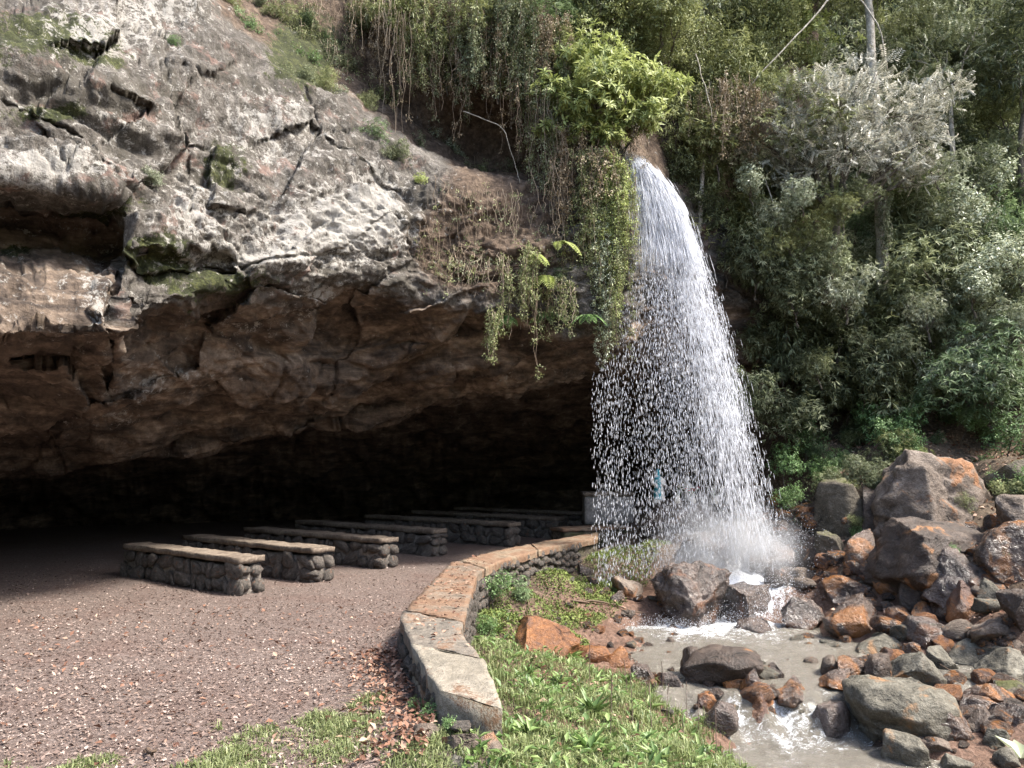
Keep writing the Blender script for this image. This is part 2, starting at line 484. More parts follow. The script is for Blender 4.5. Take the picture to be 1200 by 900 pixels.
for q in range(ns_):
    ddx, ddy = ax_ - sx_[q], ay_ - sy_[q]
    u_, v_ = ddx * .94 - ddy * .34, (ddx * .34 + ddy * .94) * 1.7
    dd_ = np.sqrt(u_ * u_ + v_ * v_)
    nb = dd_ < best
    second = np.where(nb, best, np.minimum(second, dd_)); best = np.where(nb, dd_, best); cell = np.where(nb, q, cell)
blockz = sstep(2.8, 3.3, tr_)[None, :] * sstep(7.2, 6.6, tr_)[None, :] * sstep(620, 480, PXm) * (1 - sstep(165, 140, PXm) * sstep(200, 225, PYm) * sstep(410, 396, PYm))
D += blockz * (ofs[cell] + tx[cell] * (ax_ - sx_[cell]) + ty[cell] * (ay_ - sy_[cell]) + .05 * np.exp(-((second - best) / 2.2) ** 2) * (rk.random(ns_)[cell] > .35))
for line in [[(0, 118), (60, 150), (135, 205)], [(345, 95), (385, 170), (470, 225)], [(190, 40), (205, 130), (232, 200), (226, 250)], [(250, 322), (330, 302), (450, 300)], [(0, 470), (60, 520), (78, 548)], [(132, 468), (100, 515), (30, 545)], [(335, 420), (300, 470), (322, 505)], [(425, 375), (390, 430), (340, 455)], [(480, 380), (470, 470)]]:
    for (xa, ya), (xb, yb) in zip(line[:-1], line[1:]):
        tt_ = np.clip(((ax_ - xa) * (xb - xa) + (ay_ - ya) * (yb - ya)) / ((xb - xa) ** 2 + (yb - ya) ** 2), 0, 1)
        dl = np.hypot(ax_ - xa - tt_ * (xb - xa), ay_ - ya - tt_ * (yb - ya))
        D += .075 * np.exp(-(dl / 1.9) ** 2)
P3 = at(PXm, PYm, D_soft)
du = np.gradient(P3, axis=0); dv = np.gradient(P3, axis=1)
Nn = norm(np.cross(dv, du))
Nn *= np.where((Nn * (np.array([0, 0, CAMZ]) - P3)).sum(-1, keepdims=True) < 0, -1, 1)
P3 = at(PXm, PYm, D)
T = tr_[None, :] + 0 * PXm
face = sstep(2.9, 3.6, T) * sstep(5.2, 4.9, T)
under = sstep(4.9, 5.3, T)
top = sstep(2.9, 2.4, T)
left = sstep(560, 380, PXm)
# strata dip to the left, so squash the noise along that direction
S = P3 @ np.array([[.93, 0, .36], [0, 1, 0], [-.36, 0, .93]]).T
strata = fbm(S * np.array([.3, .6, 3.2]), 4, .5)
big = fbm(P3 * .55, 3)
mid = ridge(P3 * np.array([1.5, 1.5, 2.2]), 4, .55)
fine = fbm(P3 * 7.5, 4, .62)
lraw = fbm(S * np.array([.40, .6, 1.5]) + 9, 3, .4) * 3.2
lfl = np.floor(lraw); ledge = (lfl + sstep(.72, .98, lraw - lfl)) / 3.2
jraw = fbm(S @ np.array([[.6, 0, .8], [0, 1, 0], [-.8, 0, .6]]) * np.array([.5, .5, 1.7]) + 21, 2) * 3
jfl = np.floor(jraw); ledge = ledge + .6 * (jfl + sstep(.75, .98, jraw - jfl)) / 3
disp = .15 * big * (1 - .3 * under) + .045 * mid * (1 - .5 * under) + .12 * strata * (.5 + under * 1.2) + .022 * fine + .14 * ledge * (face + under)
crev = sstep(.12, 0, np.abs(noise3(S * np.array([.5, .5, 1.1]) + 40))) * .14 * (face * .6 + under)
pit = sstep(.25, .6, fbm(P3 * 3.2 + 5, 3)) * .06 * face
P3 = P3 + Nn * (disp - crev - pit)[..., None]
# colour zones (stains and growth, plus reddish light painted in the niche)
N4 = fbm(P3 * 2.2 + 3, 4, .6)
lich = .16 * face * left
for cx, cy, rx, ry, a in [(400, 265, 85, 42, .75), (440, 225, 30, 40, .5), (230, 250, 40, 45, .5), (60, 204, 75, 10, .8), (330, 140, 80, 40, .35), (120, 40, 60, 40, .4),
                          (300, 300, 60, 16, .5), (115, 345, 16, 40, .5), (370, 345, 30, 10, .7), (200, 15, 60, 30, .45), (150, 150, 60, 30, .2),
                          (200, 440, 70, 14, .30), (130, 495, 26, 7, .75), (285, 395, 40, 14, .4), (590, 440, 10, 7, .5), (350, 370, 30, 9, .5), (160, 460, 50, 18, .25)]:
    lich = lich + a * blob(PXm, PYm, cx, cy, rx, ry)
moss = .15 * face * left
for cx, cy, rx, ry, a in [(60, 45, 90, 35, .7), (110, 75, 30, 16, .6), (60, 135, 55, 14, .7), (270, 185, 30, 30, .75), (110, 245, 45, 12, 1.1), (185, 300, 34, 26, 1.1),
                          (270, 335, 70, 26, .65), (345, 60, 40, 60, .6), (20, 297, 18, 10, .9), (700, 270, 30, 120, .5), (660, 320, 25, 50, .4), (380, 60, 60, 60, .5), (230, 375, 60, 25, .35)]:
    moss = moss + a * blob(PXm, PYm, cx, cy, rx, ry)
soil_ = top * .8
for cx, cy, rx, ry, a in [(590, 270, 70, 75, 1.1), (520, 290, 60, 60, .6), (600, 215, 60, 20, .8)]:
    soil_ = soil_ + a * blob(PXm, PYm, cx, cy, rx, ry)
red = .95 * under * (1 - .6 * blob(PXm, PYm, 270, 340, 100, 40))
red = red + .3 * blob(PXm, PYm, 40, 500, 140, 60) + 1.0 * niche * sstep(226, 240, PYm) + .5 * blob(PXm, PYm, 240, 250, 22, 40)  # niche term puts the reddish light on its block into the colour
b = NB('cliff_rock')
v = b.coord()
vs = b.coord((.9, .9, 3.2), rot=(math.radians(18), math.radians(-16), 0))
n1 = b.noise(v, 1.6, 6, .62, .3); n2 = b.noise(v, 9, 6, .68); n3 = b.noise(v, 38, 4, .7); ns = b.noise(vs, 1.8, 6, .65, .5)
nl = b.noise(v, 8, 9, .8, .15)
n4 = b.noise(v, 110, 3, .75)
base = b.ramp(b.math('ADD', b.math('MULTIPLY', n2, .55), b.math('MULTIPLY', n1, .45)), [(.33, (.026, .023, .019)), (.45, (.078, .069, .058)), (.55, (.155, .14, .122)), (.68, (.27, .252, .225))])
base = b.mix(b.smooth(b.math('ADD', b.math('MULTIPLY', n3, .6), b.math('MULTIPLY', n4, .4)), .40, .53), b.mix(.8, base, (.035, .028, .022)), base)
dk = b.smooth(b.noise(b.coord((1.3, 1.3, .7)), 1.1, 8, .72, .6), .50, .60)
base = b.mix(b.math('MULTIPLY', dk, .72), base, b.mix(n2, (.03, .028, .022), (.09, .078, .06)))
pk = b.smooth(b.noise(v, 2.3, 7, .7, .3), .55, .66)
base = b.mix(b.math('MULTIPLY', pk, .5), base, b.mix(n2, (.12, .06, .045), (.34, .22, .18)))
rock_u = b.ramp(b.math('ADD', b.math('MULTIPLY', ns, .55), b.math('ADD', b.math('MULTIPLY', n2, .2), b.math('MULTIPLY', n1, .25))), [(.36, (.015, .012, .010)), (.45, (.066, .05, .039)), (.53, (.15, .112, .083)), (.62, (.33, .26, .20))])
col = b.mix(b.math('MULTIPLY', b.smooth(b.attr('red'), .2, .8), 1.0), base, rock_u)
soilc = b.ramp(n2, [(.3, (.03, .021, .015)), (.5, (.095, .066, .046)), (.7, (.19, .14, .10))])
col = b.mix(b.smooth(b.math('ADD', b.attr('soil'), b.math('SUBTRACT', n1, .5)), .3, .7), col, soilc)
mossc = b.ramp(b.math('ADD', b.math('MULTIPLY', n2, .5), b.math('MULTIPLY', n3, .5)), [(.36, (.016, .017, .009)), (.52, (.04, .045, .017)), (.68, (.12, .125, .042))])
col = b.mix(b.smooth(b.math('ADD', b.attr('moss'), b.math('MULTIPLY', b.math('SUBTRACT', b.noise(v, 7, 8, .78), .5), 1.6)), .48, .62), col, mossc)
lf = b.smooth(b.math('ADD', b.math('MULTIPLY', b.attr('lichen'), .25), nl), .60, .66)
col = b.mix(b.math('MULTIPLY', lf, .9), col, b.mix(n3, (.17, .155, .135), (.46, .44, .40)))
hgt = b.math('ADD', b.math('ADD', b.math('MULTIPLY', n2, .8), b.math('MULTIPLY', n3, .45)), b.math('ADD', b.math('MULTIPLY', nl, .35), b.math('MULTIPLY', n4, .08)))
M_cliff = b.done(b.principled(col, .9, b.bump(hgt, .9, .07), spec=.25))
nC, nR = P3.shape[:2]
cm = mesh_data('cliff', P3, grid_faces(nC, nR), M_cliff, True, {'lichen': lich, 'moss': moss + 0.15 * N4, 'soil': soil_, 'red': red})
tag(obj('cliff', cm), 'overhanging lichen stained rock cliff with a wide low cave beneath', None, None, 'structure')
CLIFF_P, CLIFF_PX, CLIFF_PY = P3, PXm, PYm
def cliff_pt(px, py):
    """point on the built cliff surface nearest to a photo pixel"""
    j = np.argmin((CLIFF_PX - px) ** 2 + (CLIFF_PY - py) ** 2)
    return CLIFF_P.reshape(-1, 3)[j].copy()

# ------------------------------------------------------------------ wooded hillside behind
hpx = np.concatenate([np.linspace(600, 1300, 120), np.linspace(1320, 2600, 30)])
hpy = np.linspace(-900, 640, 130)
HX, HY = np.meshgrid(hpx, hpy, indexing='ij')
HY = -900 + (HY + 900) / 1540 * (np.interp(HX, [600, 900, 955, 1000], [60, 280, 470, 640]) + 900)
def hill_d(px, py):
    d = np.interp(py, [-900, -400, 0, 150, 300, 450, 560, 640], [36, 27, 21.5, 19.5, 18, 16.6, 15.4, 15.0])
    k = np.interp(px, [600, 900, 1000, 1200, 1500, 2000, 2600], [1.05, 1.02, 1.0, .97, .82, .6, .42])
    return d * k
HP = at(HX, HY, hill_d(HX, HY))
HP = HP + .35 * fbm(HP * .6, 4)[..., None] * np.array([0, -1, .4])
b = NB('hillside_soil')
v = b.coord()
n2 = b.noise(v, 6, 6, .7)
col = b.ramp(n2, [(.3, (.02, .022, .012)), (.5, (.06, .062, .034)), (.7, (.12, .12, .07))])
M_hill = b.done(b.principled(col, .95, b.bump(n2, .8, .1), spec=.2))
hm = mesh_data('hillside', HP, grid_faces(len(hpx), len(hpy)), M_hill, True)
tag(obj('hillside', hm), 'steep dark forest slope behind the waterfall', None, None, 'structure')

# unseen slope added behind the viewer to block low sky light from the cave
th = np.linspace(math.radians(-20), math.radians(-190), 90)
rr = np.linspace(0, 1, 40)
TH, RR = np.meshgrid(th, rr, indexing='ij')
rad = 13 + 22 * RR + 1.5 * noise3(np.stack([np.cos(TH) * 3, np.sin(TH) * 3, 0 * TH], -1))
VP = np.stack([rad * np.cos(TH) + 1, rad * np.sin(TH) * .95 - 1, -.6 + 15 * RR ** .8], -1)
VP = VP + .8 * fbm(VP * .5, 4)[..., None] * np.array([.3, .3, 1])
VP[:, 0, 2] -= 1.5
b = NB('added_slope_green')
v = b.coord()
n2 = b.noise(v, 2.5, 7, .7)
M_added_slope = b.done(b.principled(b.ramp(n2, [(.3, (.015, .02, .01)), (.5, (.05, .065, .028)), (.7, (.11, .13, .06))]), .9, b.bump(n2, 1.0, .3), spec=.2))
tag(obj('added_shade_slope', mesh_data('added_shade_slope', VP, grid_faces(len(th), len(rr)), M_added_slope, True)), 'unseen wooded slope added behind the viewer to keep the cave dark', None, None, 'structure')

# ------------------------------------------------------------------ water
def water_mat(name, col_lo, col_hi, foam_lo=.48, foam_hi=.80):
    b = NB(name)
    v = b.coord((1, 1.6, 1))
    n1 = b.noise(v, 3.0, 3, .5); n2 = b.noise(v, 11, 5, .65, 1.0); n3 = b.noise(v, 60, 4, .75, .5)
    f = b.math('ADD', b.attr('foam'), b.math('SUBTRACT', b.math('ADD', b.math('MULTIPLY', n2, .85), b.math('MULTIPLY', n3, .65)), .75))
    fm = b.smooth(f, foam_lo, foam_hi)
    col = b.mix(fm, b.mix(n1, col_lo, col_hi), (.74, .77, .80))
    r = b.math('ADD', .06, b.math('MULTIPLY', fm, .6))
    h = b.math('ADD', b.math('MULTIPLY', n2, .6), b.math('MULTIPLY', n3, b.math('ADD', .15, b.attr('foam'))))
    return b.done(b.principled(col, r, b.bump(h, .8, .05), spec=.6))
M_water = water_mat('stream_water', (.11, .098, .078), (.165, .15, .122))  # base made paler to stand in for reflected sky

def water_sheet(name, x0, x1, y0, y1, zf, foamf, step=.04, label=None, M=M_water):
    xs, ys = np.arange(x0, x1, step), np.arange(y0, y1, step)
    X, Y = np.meshgrid(xs, ys)
    Z = zf(X, Y)
    F_ = foamf(X, Y)
    m = mesh_data(name, np.stack([X, Y, Z], -1), grid_faces(len(ys), len(xs))[:, ::-1], M, True, {'foam': F_})
    return tag(obj(name, m), label, None, None, 'structure')

def lip_y(X):
    return 8.2 + .25 * noise3(np.stack([X * 1.7, 0 * X + 3, 0 * X], -1)) + .15 * noise3(np.stack([X * 5, 0 * X + 9, 0 * X], -1)) + .35 * sstep(3.9, 5.0, X)
def water_z(X, Y):
    P = np.stack([X, Y, 0 * X], -1)
    fall = np.exp(-((X - 3.2) / 1.6) ** 2 - ((Y - 12.0) / 1.3) ** 2)
    lp = lip_y(X)
    t = sstep(lp, lp - .45, Y)
    rapid = sstep(lp + .15, lp - .1, Y) * sstep(lp - 1.1, lp - .45, Y)
    return -.70 - .32 * t + (.013 + .06 * fall) * fbm(P * np.array([4, 7, 1]), 4) + .05 * rapid * fbm(P * np.array([9, 4, 1]), 3)
def water_foam(X, Y):
    P = np.stack([X, Y, 0 * X], -1)
    d = np.sqrt(((X - 2.9) / 2.5) ** 2 + ((Y - 12.1) / 2.5) ** 2)
    lp = lip_y(X)
    rapid = sstep(lp + .2, lp - .15, Y) * sstep(lp - 1.3, lp - .5, Y) * sstep(4.2, 3.6, X)
    tongue = np.exp(-((X - 2.9) / .5) ** 2) * sstep(5.6, 7.2, Y) * sstep(lp + .1, lp - .4, Y)
    return .22 + .40 * sstep(1.15, .25, d) + .27 * rapid * (.8 + .7 * fbm(P * np.array([5, 1.5, 1]) + 2, 2)) + .13 * tongue + .12 * fbm(P * 1.5, 3)
water_sheet('stream_water', .3, 6.6, 1.0, 13.0, water_z, water_foam, .04, 'murky stream with foaming plunge pool and small white cascade')

# ------------------------------------------------------------------ boulders and stones
def ico(sub):
    bm = bmesh.new()
    bmesh.ops.create_icosphere(bm, subdivisions=sub, radius=1.0)
    V = np.array([v.co[:] for v in bm.verts]); Fc = np.array([[v.index for v in f.verts] for f in bm.faces])
    bm.free()
    return V, Fc
ICO = {k: ico(k) for k in (1, 2, 3, 4, 5)}

def rock_shape(seed, sub=4, cuts=9, rough=.07, lo=.5, hi=.85, box=0.0):
    r = np.random.default_rng(seed)
    V, Fc = ICO[sub]
    V = V.copy()
    if box:
        V = V / (np.abs(V) ** 6).sum(1, keepdims=True) ** (1 / 6) * box + V * (1 - box)
    for _ in range(cuts):
        n = norm(r.normal(size=3))
        o = r.uniform(lo, hi)
        V = V - np.maximum(0, V @ n - o)[:, None] * n * .97
    V = V + norm(V) * (rough * 1.6 * fbm(V * 1.5 + seed * 3.1, 2) + rough * .9 * ridge(V * np.array([2.2, 2.2, 4.5]) + seed, 3) + rough * .5 * fbm(V * 8 + seed, 3))[:, None]
    V = V - (V.max(0) + V.min(0)) / 2
    V = V / (V.max(0) - V.min(0))
    return V, Fc           # fits a unit box

M_grey = rock_mat('rock_grey', (0.0275, 0.0249, 0.0189), (0.0929, 0.0834, 0.0619), (0.1918, 0.1797, 0.1428), stain=(.30, .17, .08), stain_amt=.15, moss=(.16, .17, .08), moss_amt=.18, wet=.35)
M_brown = rock_mat('rock_brown_wet', (0.0163, 0.0112, 0.0086), (0.0585, 0.0387, 0.0292), (0.1419, 0.1032, 0.0808), stain=(.28, .12, .04), stain_amt=.38, wet=1.0)
M_rust = rock_mat('rock_rust', (0.0516, 0.0189, 0.0095), (0.1548, 0.0611, 0.0189), (0.2709, 0.1230, 0.0456), stain=(.10, .055, .04), stain_amt=.35, wet=.7)
M_purple = rock_mat('rock_purple_wet', (0.0172, 0.0138, 0.0112), (0.0645, 0.0473, 0.0387), (0.1634, 0.1273, 0.1075), stain=(.15, .07, .035), stain_amt=.22, wet=1.0)
M_tan = rock_mat('rock_tan', (0.0344, 0.0249, 0.0181), (0.1075, 0.0800, 0.0602), (0.2150, 0.1763, 0.1419), stain=(.30, .14, .06), stain_amt=.15, moss=(.13, .15, .05), moss_amt=.12, wet=.3)
M_dark = rock_mat('rock_dark', (0.0129, 0.0095, 0.0069), (0.0430, 0.0292, 0.0215), (0.1032, 0.0740, 0.0550), stain=(.34, .16, .06), stain_amt=.12, wet=.6)
M_mossy = rock_mat('rock_mossy', (0.0327, 0.0275, 0.0189), (0.0843, 0.0714, 0.0516), (0.1677, 0.1419, 0.1101), moss=(.11, .115, .035), moss_amt=.5, wet=.1)
RM = dict(g=M_grey, b=M_brown, r=M_rust, p=M_purple, t=M_tan, d=M_dark, m=M_mossy)

ROCKS = []   # (x, y, radius) for keeping scattered things clear
def boulder(px, py, w, h, kind, label, yaw=0, tilt=0, cuts=14, sub=4, rough=.05, depth=None, thick=.85, sink=.22, seed=None, box=.25, lo=.38):
    """w,h are the apparent size in photo pixels; (px,py) the apparent centre"""
    seed = seed if seed is not None else int(px * 7 + py * 13)
    if depth is None:
        g = ground_hit(px, py + h * .5)
        Y = g[1] + .3 * w / FPX * g[1] * thick
    else:
        Y = depth
    wm, hm_ = w / FPX * Y, h / FPX * Y
    c = at(px, py, Y)
    V, Fc = rock_shape(seed, sub, cuts, rough, box=box, lo=lo)
    hz = hm_ * (1 + sink)
    V = V * np.array([wm, wm * thick, hz])
    ca, sa = math.cos(tilt), math.sin(tilt)
    V = V @ np.array([[ca, 0, sa], [0, 1, 0], [-sa, 0, ca]]).T
    ca, sa = math.cos(yaw), math.sin(yaw)
    V = V @ np.array([[ca, -sa, 0], [sa, ca, 0], [0, 0, 1]]).T
    me = mesh_data('boulder', V, Fc, RM[kind], True)
    o = obj('boulder', me, None, (c[0], c[1], c[2] - hm_ * sink * .5))
    ROCKS.append((c[0], c[1], wm * .5))
    return tag(o, label, 'rock', 'boulders around the stream and waterfall')

B = boulder
B(845, 784, 92, 46, 'd', 'long dark boulder with rusty top corner standing in the pool edge', tilt=-.16, cuts=7, sink=.4, seed=5)
B(812, 777, 28, 36, 'd', 'small pointed dark rock touching the long dark boulder', cuts=6)
B(892, 832, 52, 56, 'r', 'round reddish wet boulder splitting the cascade', seed=21, box=.15, sink=.35)
B(882, 800, 28, 30, 'b', 'small red brown rock wedged under the long dark boulder', sink=.5)
B(838, 838, 46, 36, 'p', 'rounded wet grey stone at the foot of the grassy bank', sink=.4)
B(826, 820, 26, 18, 'r', 'small rust orange stone on top of the grassy bank foot', sink=.5)
B(860, 800, 30, 18, 'b', 'flat brown stone in white water beneath the long dark boulder', sink=.5)
B(1058, 836, 122, 78, 'g', 'largest olive grey boulder beside the cascade with rusty foot', seed=8, sub=5, cuts=8, sink=.2, box=.45, rough=.05)
B(1072, 786, 72, 46, 'g', 'sloping olive grey boulder lying behind the largest olive grey boulder', tilt=.35, seed=31, sink=.25)
B(1028, 786, 32, 38, 'd', 'dark upright stone with pale wet top in the pool outlet', sink=.3)
B(996, 785, 42, 30, 'b', 'angular brown slab tilted into the pool outlet', tilt=.5, sink=.4)
B(980, 798, 40, 26, 'b', 'wet brown stone with glossy facets at the cascade lip', sink=.4)
B(1026, 755, 54, 24, 'g', 'flat grey stone with orange end at the pool edge', sink=.5, seed=44)
B(1104, 773, 40, 28, 'g', 'pale grey block between two stones by the puddle', sink=.3)
B(1142, 766, 62, 34, 'g', 'broad grey stone with brown underside above the puddle', sink=.3)
B(1184, 782, 64, 44, 'g', 'big smooth grey boulder leaning over the puddle', box=.15, sink=.2, sub=5)
B(1190, 758, 46, 22, 't', 'low tan stone behind the smooth grey boulder', sink=.4)
B(1164, 739, 66, 32, 't', 'tan and grey flat rock below the bright orange rock', sink=.3)
B(1142, 829, 42, 26, 'b', 'angular brown stone with light top right of the largest boulder', sink=.3)
B(1149, 846, 38, 28, 'd', 'cube shaped dark brown stone below the angular brown stone', sink=.3, box=.6)
B(1166, 863, 34, 24, 'g', 'small grey egg shaped stone below the cube shaped stone', box=.1, sink=.3)
B(1160, 814, 54, 26, 'b', 'brown and rust wedge stone by the puddle', tilt=.2, sink=.4)
B(1190, 806, 46, 18, 'm', 'flat green mossy stone beside the brown wedge stone', sink=.5)
B(1186, 838, 44, 28, 'p', 'purple grey wet stone with white glints', sink=.4)
B(1064, 880, 58, 36, 'g', 'long grey stone at the foot of the largest boulder', tilt=.25, sink=.4)
B(1098, 873, 50, 18, 't', 'thin flat stone lying beside the long grey stone', tilt=.25, sink=.5)
B(1120, 894, 40, 20, 'g', 'low grey stone at the muddy stream margin', sink=.4)
B(1183, 890, 34, 24, 'g', 'grey pyramid stone on wet orange sand', cuts=5, sink=.3)
B(1092, 846, 70, 40, 'b', 'brown broken rock leaning on the front of the largest boulder', cuts=12, sink=.2)
B(970, 842, 54, 42, 'p', 'streaked reddish rock with thin water running over it', sink=.3, cuts=6)
B(812, 700, 92, 84, 'p', 'big purple brown boulder standing under the falling water', seed=12, sub=5, cuts=10, depth=11.7, sink=.25, rough=.1)
B(868, 710, 84, 56, 'p', 'wet hump of rock sloping away from the boulder in the falls', seed=77, depth=11.9, sink=.3, rough=.09)
B(880, 734, 40, 22, 'p', 'small dark rock in the foam at the fall foot', depth=11.2, sink=.5)
B(938, 720, 48, 40, 'p', 'grey purple rock at the right side of the foam', depth=11.4, sink=.3)
B(955, 648, 44, 40, 'd', 'dark wet rock on the splash slope', depth=12.6)
B(900, 650, 60, 34, 'p', 'wet rock ledge behind the falling water', depth=12.9, sink=.5)
B(830, 640, 70, 36, 'p', 'rough purple rock ledge below the shrine', depth=13.2, sink=.5)
B(736, 687, 40, 26, 't', 'pink and tan angular stone under the sparse drops', sink=.3)
B(724, 700, 20, 16, 'p', 'fist sized grey stone on the muddy bank below the sparse drops', sink=.3)
B(686, 668, 18, 14, 'p', 'small pale stone on the mossy bank', sink=.3)
B(696, 682, 16, 12, 'b', 'small brown stone below the pale stone on the mossy bank', sink=.3)
B(640, 744, 82, 38, 'r', 'bright rust orange rock half buried in the grassy bank', seed=52, sink=.4, cuts=6)
B(690, 762, 50, 24, 'r', 'rusty slab sloping from the orange rock to the pool', tilt=.4, sink=.5)
B(720, 770, 34, 22, 'r', 'small orange stone at the water edge of the bank', sink=.4)
B(754, 790, 30, 22, 'b', 'red brown stone among leaves at the bank edge', sink=.4)
B(785, 797, 34, 20, 'b', 'wet brown stone at the left end of the cascade', sink=.4)
B(925, 800, 34, 20, 'b', 'low wet stone at the middle of the cascade lip', sink=.5)
B(905, 787, 24, 18, 'd', 'small black stone poking out of the pool', sink=.5)
B(925, 812, 30, 16, 'b', 'flat rusty stone washed by white water', sink=.5)
B(1084, 650, 138, 84, 'd', 'huge dark glossy boulder on the right bank', seed=19, sub=5, cuts=16, sink=.3, rough=.045, box=.0, lo=.55)
B(1122, 676, 90, 70, 'p', 'wet grey shoulder of rock below the huge glossy boulder', seed=61, sink=.2, rough=.09)
B(1088, 580, 150, 96, 't', 'great tan weathered boulder heading the rocky slope', seed=93, sub=5, cuts=22, sink=.6, rough=.06, box=.0, lo=.5, tilt=.2)
B(1132, 704, 58, 46, 'r', 'vivid orange rock propped below the huge glossy boulder', seed=33, cuts=7, sink=.2)
B(1002, 718, 76, 44, 'b', 'flat wet slab with orange and white glare beside the pool', cuts=6, sink=.3, seed=71)
B(992, 690, 56, 32, 'b', 'dark brown rock above the flat wet slab', sink=.3)
B(1042, 684, 40, 36, 'b', 'brown rock with orange underside below the huge glossy boulder', sink=.3)
B(1074, 694, 42, 48, 'd', 'dark slanting slab between orange and brown rocks', tilt=.5, sink=.3)
B(1092, 738, 64, 32, 'p', 'reddish slab with white wet faces', seed=81, cuts=7, sink=.3)
B(1052, 722, 36, 24, 'b', 'small brown block behind the reddish slab', sink=.3)
B(970, 640, 36, 36, 'm', 'mossy green stone beside the falls', sink=.3)
B(1010, 646, 42, 50, 'b', 'tall wet brown rock next to the mossy green stone', sink=.3)
B(974, 672, 44, 22, 'r', 'flat rusty stone below the mossy green stone', sink=.4)
B(1180, 560, 56, 48, 'm', 'yellow mossy boulder on the upper slope', sink=.25, box=.1)
B(1196, 604, 60, 50, 't', 'pale block below the yellow mossy boulder', sink=.25)
B(1186, 650, 80, 80, 'b', 'large brown boulder beside the huge glossy boulder', sink=.2, sub=5, seed=66)
B(1198, 716, 46, 52, 'd', 'dark grey boulder beside the vivid orange rock', sink=.25)
B(984, 592, 70, 64, 'm', 'mossy earth covered boulder near the ferns', sink=.3, seed=17)
B(1030, 600, 50, 60, 'd', 'shadowed dark rock under the great tan boulder', sink=.3)
B(944, 606, 28, 26, 'r', 'small rust red stone beside the fall', sink=.3)
B(930, 628, 40, 30, 'd', 'dark stone soaked by spray below the rust red stone', sink=.4)
B(1060, 478, 110, 40, 'm', 'mossy ledge rock above the bright ground cover', depth=15.4, sink=.4)
B(1145, 745, 30, 18, 't', 'small tan stone tucked between flat rocks', sink=.4)
B(1070, 760, 28, 16, 'b', 'little wet brown stone at the pool margin', sink=.4)
B(540, 868, 46, 24, 't', 'pinkish stone fallen from the broken wall end', sink=.3)
B(575, 872, 44, 26, 't', 'flat pale stone in the grass by the wall end', sink=.3)
B(498, 860, 30, 22, 't', 'reddish rubble stone against the broken wall end', sink=.4)
B(548, 893, 44, 14, 'g', 'low grey stone sunk in the trodden grass', sink=.5)

# medium and small loose stones, shared shapes
STONES = [mesh_data('stone', *rock_shape(900 + k, 3, 11, .05, lo=.4, box=.25), RM[k2], True) for k, k2 in enumerate('gbrptdgbb')]
n_st = 0
STN = ['grey', 'wet brown', 'rusty orange', 'reddish', 'tan grey', 'dark', 'smooth grey', 'glossy brown', 'chocolate brown']
STW = ['among the stones beside the puddle', 'beside the right edge of the plunge pool', 'in the cascade between the long dark and largest boulders', 'on the muddy bank below the mossy slope', 'at the splash slope next to the mossy green stone', 'below the huge glossy boulder']
for ri, (reg, cnt, smin, smax) in enumerate([((1010, 1200, 740, 890), 70, 10, 24), ((930, 1060, 660, 760), 34, 9, 20), ((760, 960, 775, 850), 24, 8, 18), ((640, 790, 670, 780), 48, 7, 16), ((900, 1010, 590, 690), 24, 8, 18), ((1020, 1200, 660, 740), 26, 10, 22)]):
    for _ in range(cnt):
        px, py = RNG.uniform(reg[0], reg[1]), RNG.uniform(reg[2], reg[3])
        g = ground_hit(px, py)
        if g[0] < np.interp(g[1], WC_Y, WC_X) + .5 or (g[2] > -.45 and px < 800 and py > 735):
            continue
        k = int(RNG.integers(len(STONES)))
        s = RNG.uniform(smin, smax) / FPX * g[1]
        o = obj('stone', STONES[k], None, (g[0], g[1], g[2] + s * .1), (RNG.uniform(-.3, .3), RNG.uniform(-.3, .3), RNG.uniform(0, 6.3)), (s, s * RNG.uniform(.7, 1.0), s * RNG.uniform(.5, .8)))
        tag(o, 'small %s stone lying %s' % (STN[k], STW[ri]), 'stone', 'small %s stones %s' % (STN[k], STW[ri]))
        n_st += 1

for (reg, cnt, where) in [((985, 1200, 600, 750), 46, 'wedged between the big boulders of the right bank'), ((1010, 1200, 750, 880), 30, 'in the boulder field below the puddle'), ((820, 990, 790, 850), 14, 'in the cascade lip'), ((900, 1000, 590, 700), 16, 'on the splash slope')]:
    for _ in range(cnt):
        px, py = RNG.uniform(reg[0], reg[1]), RNG.uniform(reg[2], reg[3])
        g = ground_hit(px, py)
        k = int(RNG.choice([0, 1, 1, 2, 4, 4, 7, 8, 5, 6]))
        s = RNG.uniform(20, 42) / FPX * g[1]
        o = obj('stone', STONES[k], None, (g[0], g[1] + .1, g[2] + s * .12), (RNG.uniform(-.4, .4), RNG.uniform(-.4, .4), RNG.uniform(0, 6.3)), (s, s * RNG.uniform(.7, 1.0), s * RNG.uniform(.5, .85)))
        tag(o, 'fist to head sized %s stone %s' % (STN[k], where), 'stone', '%s stones %s' % (STN[k], where))

